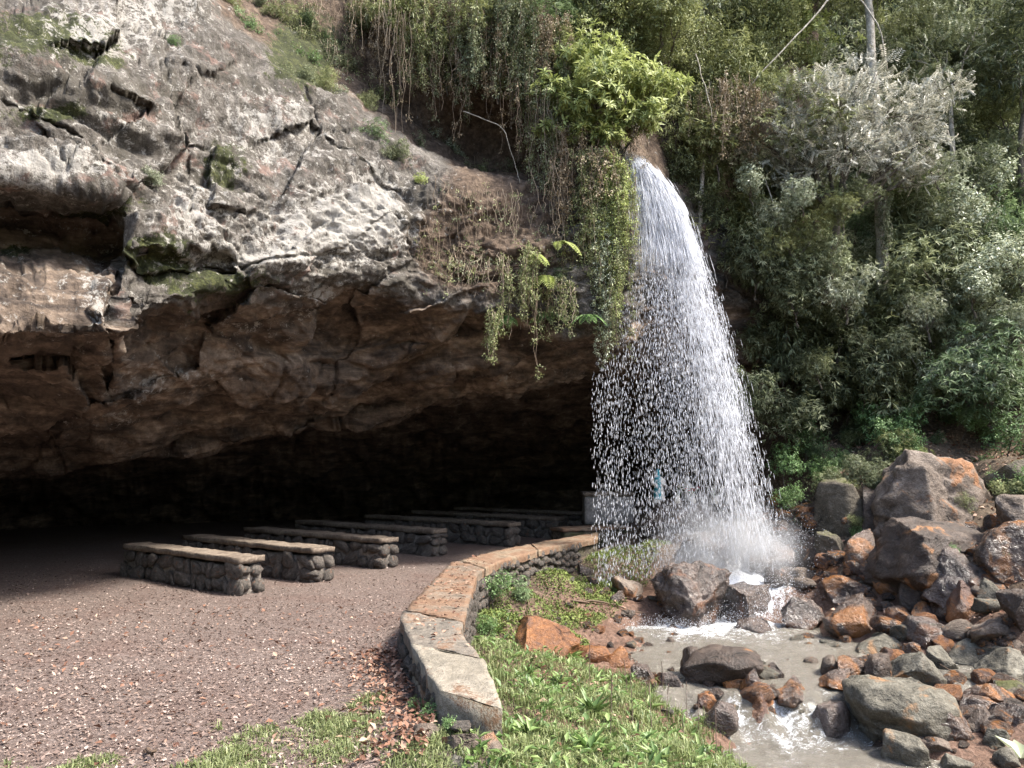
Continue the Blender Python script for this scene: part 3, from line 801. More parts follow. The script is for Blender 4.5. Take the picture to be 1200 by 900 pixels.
# ------------------------------------------------------------------ stone benches in the cave
b = NB('mortar')
v = b.coord()
n2 = b.noise(v, 14, 5, .7); n3 = b.noise(v, 50, 3, .7)
M_mortar = b.done(b.principled(b.ramp(n2, [(.3, (.10, .085, .07)), (.55, (.24, .21, .18)), (.75, (.40, .36, .31))]), .95, b.bump(b.math('ADD', n2, n3), .9, .03), spec=.2))
b = NB('bench_slab')
v = b.coord()
n1 = b.noise(v, 3, 5, .65); n2 = b.noise(v, 24, 5, .7)
M_slab = b.done(b.principled(b.ramp(b.math('ADD', b.math('MULTIPLY', n1, .6), b.math('MULTIPLY', n2, .4)), [(.32, (.06, .045, .034)), (.5, (.15, .118, .09)), (.68, (.30, .255, .20))]), .9, b.bump(n2, .7, .02), spec=.25))
M_bstone = rock_mat('masonry_stone', (0.025, 0.022, 0.019), (0.085, 0.072, 0.061), (0.212, 0.187, 0.157), stain=(.24, .12, .07), stain_amt=.1, wet=.1, scale=1.6)
MASON = []
for k in range(7):
    V, Fc = rock_shape(300 + k, 2, 7, .05, lo=.6, hi=.9, box=.85)
    MASON.append(mesh_data('stone', V, Fc, M_bstone, False))

def noisy_box(L, Wd, Hh, nx, ny, nz, amp, seed):
    """box from z=0 to Hh, x 0..L, y 0..Wd as one noisy closed surface"""
    bm = bmesh.new()
    bmesh.ops.create_cube(bm, size=1)
    bmesh.ops.subdivide_edges(bm, edges=[e for e in bm.edges if abs((e.verts[0].co - e.verts[1].co).x) > .5], cuts=nx, use_grid_fill=True)
    bmesh.ops.subdivide_edges(bm, edges=[e for e in bm.edges if abs((e.verts[0].co - e.verts[1].co).y) > .5], cuts=ny, use_grid_fill=True)
    bmesh.ops.subdivide_edges(bm, edges=[e for e in bm.edges if abs((e.verts[0].co - e.verts[1].co).z) > .5], cuts=nz, use_grid_fill=True)
    bmesh.ops.triangulate(bm, faces=bm.faces[:])
    V = np.array([v.co[:] for v in bm.verts]); Fc = np.array([[v.index for v in f.verts] for f in bm.faces])
    bm.free()
    V = (V + np.array([.5, .5, .5])) * np.array([L, Wd, Hh])
    o = np.stack([fbm(V * 5 + seed + 9.1 * i, 3) for i in range(3)], -1)
    return V + o * amp, Fc

def masonry_face(parent, p0, ux, uz, length, height, out, rs, size=.19):
    """rows of irregular stones as parts of parent, on the plane spanned by ux (along) and uz"""
    rows = max(2, round(height / (size * .85)))
    hrow = height / rows
    for r in range(rows):
        x = -rs.uniform(0, size * .4)
        while x < length - .04:
            w = rs.choice([.55, .8, 1.1, 1.5, 2.0]) * size * rs.uniform(.85, 1.1)
            cx = min(max(x + w / 2, .05), length - .05)
            hh = hrow * rs.uniform(.75, 1.45)
            c = np.array(p0) + np.array(ux) * cx + np.array([0, 0, (r + .5) * hrow + rs.uniform(-.04, .03)]) + np.array(out) * rs.uniform(-.035, .0)
            yaw = math.atan2(ux[1], ux[0])
            obj('stone', MASON[int(rs.integers(len(MASON)))], parent, c, (rs.choice([0, math.pi]) + rs.uniform(-.1, .1), rs.uniform(-.4, .4), yaw), (w * 1.0, .11, hh * 1.0))
            x += w * .97

bdir = norm(np.array([-2.75, 2.1, 0]))
ends = [(279, 699, 2.9), (366, 683, 3.3), (446, 667, 3.6), (507, 652, 3.9), (597, 641, 4.2), (652, 632, 4.4), (694, 624, 4.4)]
place = ['first stone bench, nearest the cave mouth, with squared end stones', 'second stone bench from the cave mouth, behind the first', 'third stone bench from the cave mouth with a pale end pillar',
         'fourth stone bench from the cave mouth with smooth plastered end', 'fifth stone bench from the cave mouth beside the low wall', 'sixth stone bench from the cave mouth in the shade', 'last stone bench before the shrine in the shade']
for k, (px, py, Lb) in enumerate(ends):
    e = atz(px, py, 0.0)
    rs = np.random.default_rng(50 + k)
    Wb, Hb = .36, .46
    perp = np.array([-bdir[1], bdir[0], 0])
    if perp[1] < 0: perp = -perp                        # away from the camera
    root = empty('stone_bench', (e[0], e[1], 0))
    tag(root, place[k], 'bench', 'stone benches in rows under the overhang')
    # local frame: x along the bench away from its near end, y to the back
    yaw = math.atan2(bdir[1], bdir[0])
    R = np.array([bdir, perp, [0, 0, 1]])
    V, Fc = noisy_box(Lb, Wb - .06, Hb - .09, 40, 4, 4, .012, k)
    V = (V + np.array([.03, .03, -.03])) @ R
    obj('core', mesh_data('core', V, Fc, M_mortar, True), root)
    V, Fc = noisy_box(Lb + .02, Wb + .02, .07, 60, 6, 1, .012, k + 20)
    V = (V + np.array([-.01, -.015, Hb - .07])) @ R
    obj('seat_slab', mesh_data('seat_slab', V, Fc, M_slab, True), root)
    masonry_face(root, (0, 0, 0), bdir, None, Lb if k < 4 else 3.0, Hb - .07, -perp, rs, .21 if k < 3 else .25)
    # squared quoin stones at the near end
    z = 0.0
    while z < Hb - .1:
        hh = min(rs.uniform(.13, .22), Hb - .07 - z)
        c = (Wb * .5) * perp + bdir * .03 + np.array([0, 0, z + hh / 2])
        for s in (-.25, .25):
            obj('stone', MASON[int(rs.integers(len(MASON)))], root, c + perp * Wb * s, (0, rs.uniform(-.05, .05), yaw + math.pi / 2), (Wb * .53, .16, hh * 1.02))
        z += hh

# ------------------------------------------------------------------ low curved wall
root = empty('low_wall', (-.3, 4.2, 0))
tag(root, 'low curved rubble stone wall with leaf stained concrete capping', 'wall')
off = np.array([-.3, 4.2, 0])
def resample(P, n):
    P = np.asarray(P, float)
    s = np.concatenate([[0], np.cumsum(np.linalg.norm(np.diff(P, axis=0), axis=1))])
    t = np.linspace(0, s[-1], n)
    return np.stack([np.interp(t, s, P[:, i]) for i in range(P.shape[1])], 1)
def sm(P, k=7):
    ker = np.hanning(k + 2)[1:-1]; ker /= ker.sum()
    Pp = np.concatenate([np.repeat(P[:1], k // 2, 0), P, np.repeat(P[-1:], k // 2, 0)])
    return np.stack([np.convolve(Pp[:, i], ker, 'valid') for i in range(P.shape[1])], 1)
nW = 260
LE, RE = sm(resample(WL, nW), 9), sm(resample(WR, nW), 9)
TOPZ = .335
def topz(y):
    return np.interp(y, [4.4, 5.2, 6.4], [.20, .275, TOPZ])
def wall_loft(i0_, i1_, inset, z0L, z0R, z1, amp, nz=10, nt=8, seed=0):
    """closed section lofted along the wall between two edge lines"""
    L_, R_ = LE[i0_:i1_], RE[i0_:i1_]
    out = []
    dz1 = z1 - TOPZ; fixed = z0L
    for l, r in zip(L_, R_):
        z1 = float(topz((l[1] + r[1]) / 2)) + dz1
        if z0R is not None:
            z0L = z0R = fixed - TOPZ + float(topz((l[1] + r[1]) / 2))
        d = (r - l); l2 = l + d * inset; r2 = r - d * inset
        zb = float(ground_z(r2[0] + .15, r2[1])) - .25 if z0R is None else z0R
        left = [(l2[0], l2[1], z) for z in np.linspace(z0L, z1, nz)]
        topp = [(l2[0] + (r2[0] - l2[0]) * t, l2[1] + (r2[1] - l2[1]) * t, z1) for t in np.linspace(0, 1, nt)[1:-1]]
        rightp = [(r2[0], r2[1], z) for z in np.linspace(z1, zb, nz)]
        out.append(left + topp + rightp)
    V = np.array(out); n, m = V.shape[:2]
    V = V + np.stack([fbm(V * 6 + seed + 5 * i, 4) for i in range(3)], -1) * amp
    Fq = grid_faces(n, m)
    # end caps as fans of quads bridging left to right
    i = np.arange(n * m).reshape(n, m)
    h = m // 2
    capq = []
    for row in (i[0], i[-1]):
        for a in range(h - 1):
            capq.append([row[a], row[a + 1], row[m - 2 - a], row[m - 1 - a]])
    return V.reshape(-1, 3) - off, np.concatenate([Fq, np.array(capq)])
b = NB('wall_rubble')
v = b.coord()
n1 = b.noise(v, 5, 5, .7); n2 = b.noise(v, 20, 5, .7); n3 = b.noise(v, 60, 3, .7)
M_rub = b.done(b.principled(b.mix(b.smooth(n1, .45, .65), b.ramp(n2, [(.3, (.03, .025, .018)), (.5, (.11, .092, .07)), (.72, (.27, .235, .18))]), (.06, .065, .03)), .95, b.bump(b.math('ADD', n2, b.math('MULTIPLY', n3, .5)), 1.0, .06), spec=.2))
V, Fc = wall_loft(2, nW - 2, .10, -.15, None, TOPZ - .07, .035, nz=12)
obj('core', mesh_data('core', V, Fc, M_rub, True), root)
def cap_mat(name, a, b_, c, rust):
    b = NB(name)
    v = b.coord()
    n1 = b.noise(v, 2.6, 5, .65, .4); n2 = b.noise(v, 16, 6, .72); n3 = b.noise(v, 60, 3, .7)
    col = b.ramp(b.math('ADD', b.math('MULTIPLY', n1, .45), b.math('MULTIPLY', n2, .55)), [(.3, a), (.5, b_), (.68, c)])
    col = b.mix(b.smooth(b.math('ADD', n1, b.math('MULTIPLY', n3, .35)), .78 - rust * .5, .9 - rust * .4), col, b.mix(n2, (.085, .048, .03), (.24, .15, .095)))
    col = b.mix(b.math('MULTIPLY', b.smooth(n3, .55, .7), .5), col, tuple(x * .35 for x in a))
    return b.done(b.principled(col, .92, b.bump(b.math('ADD', n2, b.math('MULTIPLY', n3, .4)), .8, .025), spec=.25))
caps = [(0, 24, cap_mat('concrete_pale', (.10, .088, .068), (.21, .185, .145), (.33, .295, .24), .05), 'pale broken concrete end of the capping'),
        (25, 52, cap_mat('concrete_grey', (.07, .062, .052), (.15, .13, .106), (.26, .225, .18), .22), 'grey weathered section of the capping'),
        (53, 138, cap_mat('concrete_rusty', (.075, .058, .042), (.165, .13, .098), (.29, .245, .19), .42), 'rust brown leaf stained section of the capping'),
        (139, 196, cap_mat('concrete_tan', (.10, .072, .048), (.21, .16, .11), (.34, .28, .21), .4), None), (197, nW - 1, None, None)]
for a, e_, m_, lb in caps:
    V, Fc = wall_loft(a, e_ + 1, -.015, TOPZ - (.25 if a == 0 else .10), TOPZ - (.25 if a == 0 else .10), TOPZ + (.012 if a == 0 else 0), .014, nz=4, nt=12, seed=a)
    o = obj('capping', mesh_data('capping', V, Fc, m_ or caps[3][2], True), root)
    if lb: o['label'] = lb
# stones in the outer (stream side) face and a few in the inner face near the broken end
rs = np.random.default_rng(99)
seg_len = np.linalg.norm(np.diff(RE, axis=0), axis=1)
s_cum = np.concatenate([[0], np.cumsum(seg_len)])
def wall_stones(edge, s0, s1, z0, z1, size, sgn):
    s = s0
    sc_ = np.concatenate([[0], np.cumsum(np.linalg.norm(np.diff(edge, axis=0), axis=1))])
    while s < s1:
        w = rs.uniform(.6, 1.3) * size
        x, y = np.interp(s + w / 2, sc_, edge[:, 0]), np.interp(s + w / 2, sc_, edge[:, 1])
        x2, y2 = np.interp(s + w, sc_, edge[:, 0]), np.interp(s + w, sc_, edge[:, 1])
        x1, y1 = np.interp(s, sc_, edge[:, 0]), np.interp(s, sc_, edge[:, 1])
        yaw = math.atan2(y2 - y1, x2 - x1)
        nrm = np.array([math.sin(yaw), -math.cos(yaw)]) * sgn
        z = z0
        while z < z1:
            h = rs.uniform(.6, 1.2) * size * .8
            obj('stone', MASON[int(rs.integers(len(MASON)))], root, np.array([x - nrm[0] * .05, y - nrm[1] * .05, z + h / 2]) - off, (rs.uniform(-.2, .2), rs.uniform(-.25, .25), yaw), (w * .95, .16, h * .95))
            z += h
        s += w
wall_stones(RE, 1.3, 9.0, -.32, .2, .17, 1)
wall_stones(LE, .1, 2.3, -.04, .14, .17, -1)
for (px, py, w, h) in [(540, 852, 30, 12)]:
    p = at(px, py, 4.62 - (px - 512) * .0022); s = 4.6 / FPX
    obj('stone', MASON[int(rs.integers(len(MASON)))], root, p - off, (rs.uniform(-.2, .2), rs.uniform(-.3, .3), .35), (w * s, .22, h * s * 1.1))

# ------------------------------------------------------------------ shrine things behind the falling water
b = NB('shrine_concrete')
v = b.coord()
n2 = b.noise(v, 9, 5, .7)
M_conc = b.done(b.principled(b.ramp(n2, [(.3, (.12, .11, .10)), (.5, (.24, .22, .20)), (.7, (.36, .34, .31))]), .9, b.bump(n2, .6, .02)))
def plain(name, c, r=.6):
    b = NB(name)
    n = b.noise(b.coord(), 12, 4, .6)
    return b.done(b.principled(b.mix(n, tuple(x * .75 for x in c), tuple(min(1, x * 1.15) for x in c)), r, b.bump(n, .3, .01)))
p = at(712, 606, 16.6)
root = empty('altar', p - np.array([0, 0, .12])); tag(root, 'low grey concrete altar block behind the sparse drops', 'altar')
V, Fc = noisy_box(1.02, .6, .58, 12, 8, 6, .012, 3); obj('block', mesh_data('block', V - np.array([.51, .3, 0]), Fc, M_conc, True), root)
V, Fc = noisy_box(1.1, .68, .07, 12, 8, 1, .01, 4); obj('altar_top', mesh_data('altar_top', V - np.array([.55, .34, -.575]), Fc, M_slab, True), root)
p = at(695, 618, 15.4)
root = empty('stone_step', (p[0], p[1], 0)); tag(root, 'long red brown stone step beside the altar', 'step')
V, Fc = noisy_box(1.45, .5, .34, 20, 6, 4, .02, 8)
obj('core', mesh_data('core', V @ np.array([[.9, .43, 0], [-.43, .9, 0], [0, 0, 1]]) - np.array([.6, .5, .0]), Fc, M_rub, True), root)
V, Fc = noisy_box(1.5, .56, .06, 20, 6, 1, .012, 9)
obj('tread', mesh_data('tread', V @ np.array([[.9, .43, 0], [-.43, .9, 0], [0, 0, 1]]) - np.array([.62, .53, -.335]), Fc, caps[2][2], True), root)

def lathe(prof, n=20, squash=1.0):
    prof = np.array(prof, float)
    th = np.arange(n) * 2 * math.pi / n
    V = np.stack([prof[:, :1] * np.cos(th), prof[:, :1] * np.sin(th) * squash, np.repeat(prof[:, 1:], n, 1)], -1)
    i = np.arange(len(prof) * n).reshape(len(prof), n); j = np.roll(i, -1, 1)
    return V.reshape(-1, 3), np.stack([i[:-1], j[:-1], j[1:], i[1:]], -1).reshape(-1, 4)
M_teal = plain('teal_paint', (.02, .26, .32)); M_white = plain('white_plaster', (.72, .68, .60)); M_skin = plain('face_paint', (.5, .32, .22))
M_redf = plain('red_petal', (.55, .03, .05)); M_green = plain('stem_green', (.06, .14, .03))
# rough stone plinth the figures stand on
V, Fc = rock_shape(404, 4, 8, .06, box=.7)
tag(obj('boulder', mesh_data('boulder', V * np.array([1.9, .9, .8]), Fc, M_dark, True), None, at(805, 606, 14.9) + np.array([0, 0, -.05])), 'broad rough stone plinth carrying the shrine figures', 'rock')
ptop = at(805, 606, 14.9)[2] + .27
def figure(px, mat_robe, mat_veil, hgt, label, seed):
    p = at(px, 580, 14.9)
    root = empty('statue', (p[0], p[1], ptop)); tag(root, label, 'statue')
    s = hgt
    V, Fc = lathe([(.001, 0), (.20, .005), (.205, .04), (.17, .2), (.15, .4), (.145, .52), (.17, .66), (.16, .74), (.085, .80), (.05, .83), (.055, .85), (.085, .89), (.09, .93), (.075, .975), (.03, 1.0), (.001, 1.003)], 24, .72)
    th = np.arctan2(V[:, 1], V[:, 0])
    fold = 1 + .06 * np.sin(th * 9 + V[:, 2] * 3) * sstep(.75, .1, V[:, 2])
    V[:, :2] *= fold[:, None]
    obj('body', mesh_data('body', V * s, Fc, mat_robe, True), root)
    V, Fc = lathe([(.225, .10), (.20, .3), (.18, .5), (.195, .66), (.185, .75), (.115, .83), (.105, .9), (.098, .97), (.06, 1.03), (.001, 1.045)], 24, .78)
    keep = V.reshape(10, 24, 3)[:, 2:23]            # open at the front
    keep = np.roll(V.reshape(10, 24, 3), 6, 1)[:, :20]
    q = grid_faces(10, 20)
    obj('mantle', mesh_data('mantle', keep.reshape(-1, 3) * s @ np.array([[0, 1, 0], [-1, 0, 0], [0, 0, 1]]), q, mat_veil, True), root)
    for sx in (-1, 1):
        V, Fc = tube(np.array([(sx * .15, 0, .68), (sx * .17, -.06, .55), (sx * .08, -.13, .58), (sx * .01, -.15, .63)]) * s, np.array([.05, .045, .035, .025]) * s, 8)
        obj('arm', mesh_data('arm', V, Fc, mat_robe, True), root)
figure(772, M_white, M_teal, .62, 'small robed statue with teal mantle standing behind the water', 1)
figure(806, M_white, M_white, .48, 'small all white robed statue next to the teal one', 2)
def bouquet(px, py, mat, n, label, seed):
    r = np.random.default_rng(seed)
    p = at(px, py, 14.55)
    root = empty('flower_vase', (p[0], p[1], ptop)); tag(root, label, 'flowers')
    V, Fc = lathe([(.001, 0), (.05, 0), (.06, .06), (.04, .12), (.05, .15), (.045, .15), (.001, .13)], 14)
    obj('vase', mesh_data('vase', V, Fc, M_white, True), root)
    for k in range(n):
        q = np.array([r.normal(0, .07), r.normal(0, .05), .22 + r.uniform(0, .10)])
        V, Fc = tube([(0, 0, .1), q * .5 + [0, 0, .05], q], .005, 4)
        st = obj('stem', mesh_data('stem', V, Fc, M_green, True), root)
        m = 10
        th = r.uniform(0, 6.3, m)
        Dd = np.stack([np.cos(th), np.sin(th), r.uniform(.1, 1.2, m)], -1)
        V, Fc = leaves(np.repeat(q[None], m, 0), Dd, np.tile([0, 0, 1.], (m, 1)), .05, .03)
        obj('blossom', mesh_data('blossom', V, Fc, mat), st)
bouquet(812, 590, M_redf, 7, 'vase of red flowers in front of the statues', 1)
bouquet(794, 592, M_white, 5, 'vase of white flowers left of the red ones', 2)
bouquet(838, 590, M_white, 5, 'vase of white flowers at the far end of the plinth', 3)

# ------------------------------------------------------------------ the waterfall
b = NB('falling_water')
b_n = b.noise(b.coord(), 30, 2, .5)
pw = b.principled(b.mix(b_n, (.80, .82, .88), (.93, .94, .97)), .25, spec=.5)
trn = b.n('BsdfTranslucent'); b.set(trn.inputs[0], (.9, .92, .96))
mx = b.n('MixShader'); mx.inputs[0].default_value = .45
b.t.links.new(pw, mx.inputs[1]); b.t.links.new(trn.outputs[0], mx.inputs[2])
tpd = b.n('BsdfTransparent'); mx2 = b.n('MixShader'); mx2.inputs[0].default_value = .38
b.t.links.new(mx.outputs[0], mx2.inputs[1]); b.t.links.new(tpd.outputs[0], mx2.inputs[2])
M_drop = b.done(mx2.outputs[0])

def drops(P, Dv, L, Wd):
    Dv = norm(Dv)
    S_ = norm(np.cross(Dv, np.array([0, 1, .01]))); T_ = np.cross(Dv, S_)
    L = L[:, None]; Wd = Wd[:, None]
    c = P + Dv * L * .12
    V = np.stack([P - Dv * L / 2, c + S_ * Wd / 2, c + T_ * Wd / 2, c - S_ * Wd / 2, c - T_ * Wd / 2, P + Dv * L / 2], 1)
    i = np.arange(len(P))[:, None] * 6
    tri = [[0, 1, 2], [0, 2, 3], [0, 3, 4], [0, 4, 1], [5, 2, 1], [5, 3, 2], [5, 4, 3], [5, 1, 4]]
    Fc = np.concatenate([i + [t] for t in tri], 1).reshape(-1, 3)
    return V.reshape(-1, 3), Fc

src = at(739, 193, 12.55)
rw = np.random.default_rng(11)
parts = []
# leaping jet
n = 52000
vx = 1.86 * rw.beta(2.2, 1.1, n) - .06
vy = -rw.normal(.25, .16, n)
tmax = np.sqrt(2 * (src[2] - .05) / 9.81)
t = tmax * rw.uniform(.02, 1.0, n) ** .85
jit = rw.normal(size=(n, 3)) * (.025 + .075 * t[:, None])
# strands: clumped turbulence
cl = np.stack([vx * 6, vy * 6, t * 5], -1)
dens = fbm(cl, 3)
P = src + np.stack([vx * t, vy * t, -4.905 * t ** 2], -1) + jit * np.array([1, 1, .8])
P[:, 0] += rw.normal(0, .02, n); P[:, 2] += rw.normal(0, .04, n)
vel = np.stack([vx, vy, -9.81 * t - .8], -1)
keep = (dens > rw.uniform(-.9, .55, n))
keep &= P[:, 2] > -.25 + .55 * rw.random(n)
core = rw.random(n) < sstep(.7, 1.5, vx) * .75
L = np.where(t < .6, rw.uniform(.10, .45, n), np.where(core, rw.uniform(.06, .26, n), rw.uniform(.02, .09, n)))
Wd = np.where(t < .6, rw.uniform(.003, .009, n), np.where(core, rw.uniform(.003, .008, n), rw.choice([.004, .007, .011, .017], n, p=[.5, .32, .14, .04])))
parts.append(drops(P[keep], vel[keep], L[keep], Wd[keep]))
# smooth glassy strands right at the mouth
n = 4200
vx = 2.1 * rw.beta(2.2, 1.0, n); vy = -rw.normal(.2, .1, n); t = rw.uniform(0, .42, n)
P = src + np.stack([vx * t, vy * t, -4.905 * t ** 2], -1) + rw.normal(0, .025, (n, 3))
parts.append(drops(P, np.stack([vx, vy, -9.81 * t - .3], -1), rw.uniform(.12, .4, n), rw.uniform(.012, .034, n)))
# dripping curtain off the moss to the left
n = 4800
px0 = 694 + 110 * rw.beta(1.25, 1.3, n); py0 = np.interp(px0, [693, 720, 740, 800], [425, 400, 300, 290]) + rw.uniform(0, 30, n)
top_ = at(px0, py0, 12.35 + rw.normal(0, .12, n))
u = rw.uniform(0, 1, n)
zend = np.interp(px0, [693, 740, 800], [-.35, -.2, .1])
P = top_.copy(); P[:, 2] = top_[:, 2] + (zend - top_[:, 2]) * u
P[:, :2] += rw.normal(0, .03, (n, 2))
parts.append(drops(P, np.stack([rw.normal(0, .03, n), rw.normal(0, .03, n), -np.ones(n)], -1), rw.uniform(.02, .10, n), rw.choice([.005, .008, .012, .018], n, p=[.4, .3, .2, .1])))
# wide sparse drops blown off the right hand side
n = 900
t = rw.uniform(.35, tmax, n); vx = rw.uniform(1.65, 2.0, n)
P = src + np.stack([vx * t, -rw.uniform(0, .5, n) * t, -4.905 * t ** 2], -1)
parts.append(drops(P[P[:, 2] > -.2], np.stack([vx, 0 * vx, -9.81 * t], -1)[P[:, 2] > -.2], rw.uniform(.02, .05, n)[P[:, 2] > -.2], rw.uniform(.006, .012, n)[P[:, 2] > -.2]))
V, Fc = join(parts)
tag(obj('waterfall', mesh_data('waterfall', V, Fc, M_drop, True)), 'white waterfall of countless drops leaping off the mossy ledge', 'waterfall', None, 'stuff')
# spray and splash at the foot
n = 16000
cx = rw.choice(6, n, p=[.28, .2, .16, .14, .12, .1])
C6 = np.array([at(850, 640, 12.6), at(895, 690, 12.0), at(830, 655, 12.4), at(910, 640, 12.6), at(880, 720, 11.6), at(790, 735, 11.3)])
S6 = np.array([(.60, .35, .28), (.3, .3, .2), (.4, .3, .2), (.3, .3, .25), (.45, .25, .10), (.5, .25, .06)])
P = C6[cx] + rw.normal(size=(n, 3)) * S6[cx]
P[:, 2] = np.maximum(P[:, 2], -.7 + .25 * np.abs(rw.normal(0, .3, n)))
parts = [drops(P, rw.normal(size=(n, 3)) * np.array([.5, .5, 1]), rw.uniform(.006, .028, n), rw.choice([.004, .007, .012], n, p=[.6, .3, .1]))]
V, Fc = join(parts)
tag(obj('splash_spray', mesh_data('splash_spray', V, Fc, M_drop, True)), 'fine white spray thrown up at the foot of the waterfall', 'spray', None, 'stuff')
b = NB('mist')
v = b.coord()
ln = b.n('VectorMath', operation='LENGTH'); b.set(ln.inputs[0], v)
fall = b.smooth(ln.outputs['Value'], 1.0, .15)
nn = b.smooth(b.noise(v, 2.2, 3, .6), .35, .7)
pv = b.n('VolumePrincipled')
pv.inputs['Color'].default_value = (.95, .97, 1, 1)
pv.inputs['Anisotropy'].default_value = .2
b.set(pv.inputs['Density'], b.math('MULTIPLY', b.math('MULTIPLY', fall, nn), 3.2))
b.t.links.new(pv.outputs[0], b.out.inputs['Volume'])
M_mist = b.m
M_mist.cycles.volume_step_rate = 1.0
V, Fc = ICO[3]
mo = obj('mist', mesh_data('mist', V, Fc, M_mist, True), None, at(852, 652, 12.2), None, (1.35, .85, 1.2))
tag(mo, 'pale mist hanging at the foot of the waterfall', 'mist', None, 'stuff')
# thin white water running over the splash slope, following the ground and boulders
b = NB('white_water')
v = b.coord((2.2, 2.2, .8))
n2 = b.noise(v, 5, 5, .65, .8); n3 = b.noise(v, 18, 4, .7, .5)
f = b.smooth(b.math('ADD', b.attr('foam'), b.math('SUBTRACT', b.math('ADD', b.math('MULTIPLY', n2, .5), b.math('MULTIPLY', n3, .5)), .5)), .42, .68)
p_ = b.principled((.85, .87, .9), .5)
tp = b.n('BsdfTransparent'); mx = b.n('MixShader')
b.set(mx.inputs[0], f); b.t.links.new(tp.outputs[0], mx.inputs[1]); b.t.links.new(p_, mx.inputs[2])
M_ww = b.done(mx.outputs[0])
xs, ys = np.arange(2.2, 5.0, .035), np.arange(11.5, 13.3, .035)
X, Y = np.meshgrid(xs, ys)
Pn = np.stack([X, Y, 0 * X], -1)
Z = np.maximum(ground_z(X, Y), -.72) + .05 + .05 * fbm(Pn * 5, 3)
Fo = .62 * np.exp(-((X - 3.6) / 1.0) ** 2 - ((Y - 12.3) / .8) ** 2) + .10
tag(obj('white_water', mesh_data('white_water', np.stack([X, Y, Z], -1), grid_faces(len(ys), len(xs))[:, ::-1], M_ww, True, {'foam': Fo})), 'white water tumbling over rocks into the pool', None, None, 'structure')

# ------------------------------------------------------------------ leaf litter and grass
M_litter = leaf_mat('dead_leaf', (.06, .037, .028), (.20, .145, .12), (.40, .325, .28), rough=.75, trans=.05, spec=.2)
M_litter_o = leaf_mat('orange_leaf', (.08, .035, .022), (.21, .105, .065), (.42, .30, .22), rough=.65, trans=.1)
M_grass = leaf_mat('grass_blade', (.068, .085, .03), (.165, .20, .075), (.36, .39, .195), rough=.5, trans=.3)
M_weed = leaf_mat('weed_leaf', (.06, .11, .03), (.14, .23, .065), (.29, .38, .14), rough=.45, trans=.3)

def flat_leaves(x, y, size, lift=.012, tiltamp=.35, zoff=0, rg=RNG, z=None):
    n = len(x)
    z = ground_z(x, y) if z is None else z
    th = rg.uniform(0, 6.283, n)
    Dd = np.stack([np.cos(th), np.sin(th), rg.normal(0, tiltamp, n)], -1)
    Nn_ = np.stack([rg.normal(0, tiltamp, n), rg.normal(0, tiltamp, n), np.ones(n)], -1)
    Bp = np.stack([x, y, z + zoff + rg.uniform(0, lift, n)], -1)
    return leaves(Bp, Dd, Nn_, size, size * rg.uniform(.35, .7, n), .25, rg.uniform(-.2, .2, n)[:, None])

# cave floor litter, denser close by
n = 125000
yy = 3.2 + 10.5 * RNG.beta(1.0, 1.9, n)
xx = RNG.uniform(-1, .75, n) * (yy * .75 + 1) 
keep = xx < np.interp(yy, WC_Y, WC_X) - .2
xx, yy = xx[keep], yy[keep]
V, Fc = flat_leaves(xx, yy, RNG.choice([.011, .017, .025, .04], len(xx), p=[.35, .35, .22, .08]), .015)
tag(obj('leaf_litter', mesh_data('leaf_litter', V, Fc, M_litter, False, {'tint': np.repeat(np.clip(RNG.beta(1.6, 1.8, len(xx)) + .28 * fbm(np.stack([xx, yy, 0 * xx], -1) * .7, 3) + .12 * sstep(6.5, 4.2, yy), 0, 1), 4)})), 'pinkish brown dead leaf litter covering the cave floor', 'leaf litter', None, 'stuff')  # near leaves tinted lighter, painting the sunlit front floor into their colour
# larger orange leaves: drift along the wall foot and strewn about
n = 1900
yy = np.concatenate([RNG.uniform(4.2, 7.0, 1000), RNG.uniform(3.6, 9, 900)])
edge = np.interp(yy, LE[:, 1], LE[:, 0])
xx = np.concatenate([edge[:1000] - .02 - np.abs(RNG.normal(0, .22, 1000)), RNG.uniform(-5, 0, 900)])
keep = xx < np.interp(yy, LE[:, 1], LE[:, 0]) - .03
xx, yy = xx[keep], yy[keep]
drift = .05 * np.exp(-(np.interp(yy, LE[:, 1], LE[:, 0]) - xx) / .2)
V, Fc = flat_leaves(xx, yy, RNG.uniform(.025, .065, len(xx)), .03, .45, drift)
t1 = np.repeat(RNG.beta(1.3, 1.3, len(xx)), 4)
# leaves lying on the wall capping
kk = RNG.integers(30, 150, 260); u = RNG.uniform(.05, .95, 260)
pw_ = LE[kk] * (1 - u[:, None]) + RE[kk] * u[:, None]
V2, F2 = flat_leaves(pw_[:, 0], pw_[:, 1], RNG.uniform(.02, .06, 260), .012, .2, 0, z=topz(pw_[:, 1]) + .012)
n2_ = 700
xb, yb = RNG.uniform(-.3, 1.9, n2_), RNG.uniform(3.6, 12, n2_)
kb = (xb > np.interp(yb, WC_Y, WC_X) + .3)
V3, F3 = flat_leaves(xb[kb], yb[kb], RNG.uniform(.03, .07, kb.sum()), .04, .4)
n4_ = 5200
xs4, ys4 = RNG.uniform(4.2, 9.5, n4_), RNG.uniform(9.0, 15.5, n4_)
zs4 = ground_z(xs4, ys4)
k4 = zs4 > -.45
V4, F4 = flat_leaves(xs4[k4], ys4[k4], RNG.uniform(.04, .10, k4.sum()), .06, .5, z=zs4[k4])
V, Fc = join([(V, Fc), (V2, F2), (V3, F3), (V4, F4)])
tt = np.concatenate([t1, np.repeat(RNG.random(260), 4), np.repeat(RNG.random(kb.sum()), 4), np.repeat(RNG.beta(2, 1.2, k4.sum()), 4)])
